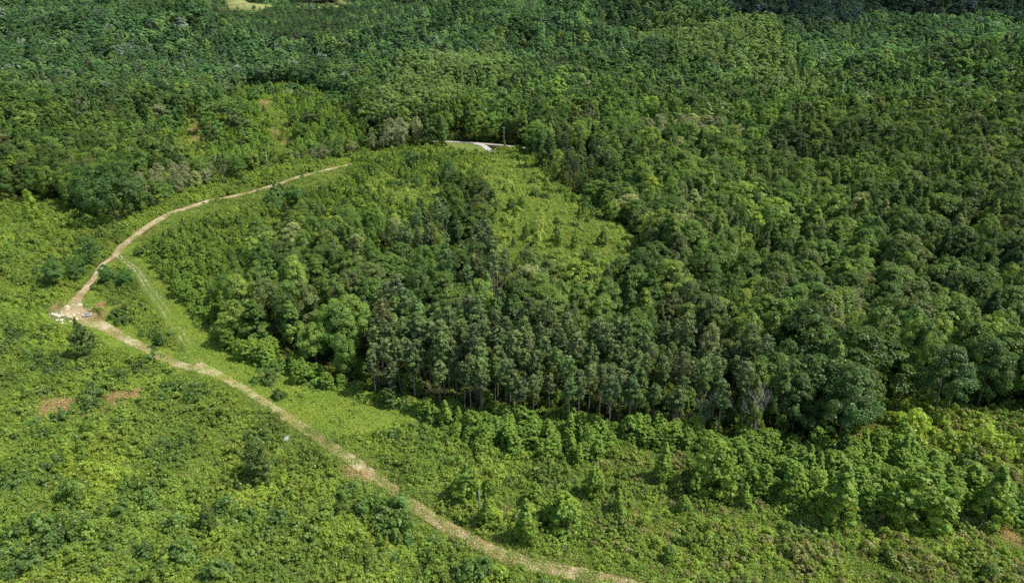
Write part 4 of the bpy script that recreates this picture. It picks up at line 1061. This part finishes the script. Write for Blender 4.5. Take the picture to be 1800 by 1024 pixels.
# far field: a long barn, a shed and parked vehicles
def building(name, key, L, W, Hh, rz, wall, roof, label):
    e = empty(name, at(key), rz); tag(e, label, 'building')
    mb = MB(); mb.box((0, 0, Hh / 2 - .5), (L, W, Hh + 1)); wl = link('wall', mb.mesh('wall', wall), e)
    mb = MB(); a, b, h = L / 2 + .5, W / 2 + .5, W * .22
    mb.poly([(-a, -b, Hh), (a, -b, Hh), (a, b, Hh), (-a, b, Hh), (-a, 0, Hh + h), (a, 0, Hh + h)], [(0, 1, 5, 4), (2, 3, 4, 5), (0, 4, 3), (1, 2, 5), (3, 2, 1, 0)])
    link('roof', mb.mesh('roof', roof), e)
    mb = MB(); mb.box((L * .2, -W / 2 - .06, 1.3), (3, .1, 2.6)); link('door', mb.mesh('door', M_DARK), e)
    for k in (-.35, -.1): 
        mb = MB(); mb.box((L * k, -W / 2 - .06, 1.8), (1.4, .1, 1.1)); link('window', mb.mesh('window', M_GLASS), e)
building('barn', 'hall', 60, 12, 4, math.radians(18), plain('barn_wall', (.30, .20, .15)), plain('barn_roof', (.32, .22, .18), .6), 'long low brown barn beyond the far field')
building('shed', 'shed', 9, 6, 2.8, math.radians(15), M_WHITE, plain('shed_roof', (.75, .76, .78), .4), 'small white shed on the far field')
def vehicle(key, rz, paint, label, dx=0):
    e = empty('parked_car', at(key, dx), rz); tag(e, label, 'car', 'cars parked at the far field')
    mb = MB(); V = [(-2.2, .35), (2.2, .35), (2.25, .75), (1.2, .9), (-2.2, .95)]
    n_ = len(V); mb.poly([(x, -.85, z) for x, z in V] + [(x, .85, z) for x, z in V], [tuple(range(n_)), tuple(range(2 * n_ - 1, n_ - 1, -1))] + [(i, (i + 1) % n_, (i + 1) % n_ + n_, i + n_)[::-1] for i in range(n_)])
    link('body', mb.mesh('body', paint), e)
    mb = MB(); mb.box((-.4, 0, 1.18), (2.7, 1.55, .52), 0, .8); cb_ = link('cabin', mb.mesh('cabin', M_GLASS), e)
    mb = MB(); mb.box((-.4, 0, 1.47), (2.0, 1.22, .05)); link('roof', mb.mesh('roof', paint), cb_)
    for x in (-1.4, 1.4):
        for y in (-.8, .8):
            mb = MB(); mb.tube([(x, y - .12, .34), (x, y + .12, .34)], [.34, .34], 12); link('wheel', mb.mesh('wheel', M_TYRE), e)
M_SILVER = plain('silver_paint', (.55, .56, .58), .3, .05, 2, .4)
vehicle('car1', 1.2, M_WHITE, 'white car parked at the left corner of the far field')
vehicle('car2', .3, M_WHITE, 'white car parked between the trees at the far field')
vehicle('car3', .5, M_SILVER, 'silver car parked beside the white one at the far field')
vehicle('car4', .9, M_WHITE, 'white car parked lowest, nearest the wood, at the far field')


# ------------------------------------------------------------------ camera, light, world
cd = bpy.data.cameras.new('camera'); cam = bpy.data.objects.new('camera', cd); COL.objects.link(cam)
cam.location = (0, 0, CAM_H); cam.rotation_euler = (math.radians(90 - PITCH), 0, 0)
cd.sensor_width = 36; cd.lens = 36 * FPX; cd.clip_end = 20000; cd.clip_start = .5
sc.camera = cam
SUN_EL, SUN_AZ = 56.0, 96.0      # azimuth clockwise from the view direction: light from the right
S = bpy.data.lights.new('sun', 'SUN'); S.energy = 5.0; S.angle = math.radians(.5); S.color = (1, .95, .86)
so = bpy.data.objects.new('sun', S); COL.objects.link(so); so.location = (60, 20, 120)
d = Vector((math.sin(math.radians(SUN_AZ)) * math.cos(math.radians(SUN_EL)), math.cos(math.radians(SUN_AZ)) * math.cos(math.radians(SUN_EL)), math.sin(math.radians(SUN_EL))))
so.rotation_euler = d.to_track_quat('Z', 'Y').to_euler()
w = bpy.data.worlds.new('World'); sc.world = w; w.use_nodes = True
nt = w.node_tree; bg = nt.nodes['Background']
sky = nt.nodes.new('ShaderNodeTexSky'); sky.sky_type = 'NISHITA'; sky.sun_disc = False
sky.sun_elevation = math.radians(SUN_EL); sky.sun_rotation = math.radians(SUN_AZ)
nt.links.new(sky.outputs[0], bg.inputs[0]); bg.inputs[1].default_value = .15
sc.view_settings.view_transform = 'Standard'; sc.view_settings.look = 'None'; sc.view_settings.exposure = 0
sc.render.engine = 'CYCLES'
cy = sc.cycles
cy.max_bounces = 4; cy.diffuse_bounces = 3; cy.glossy_bounces = 1; cy.transmission_bounces = 2; cy.transparent_max_bounces = 4
cy.use_denoising = False
cy.caustics_reflective = False; cy.caustics_refractive = False
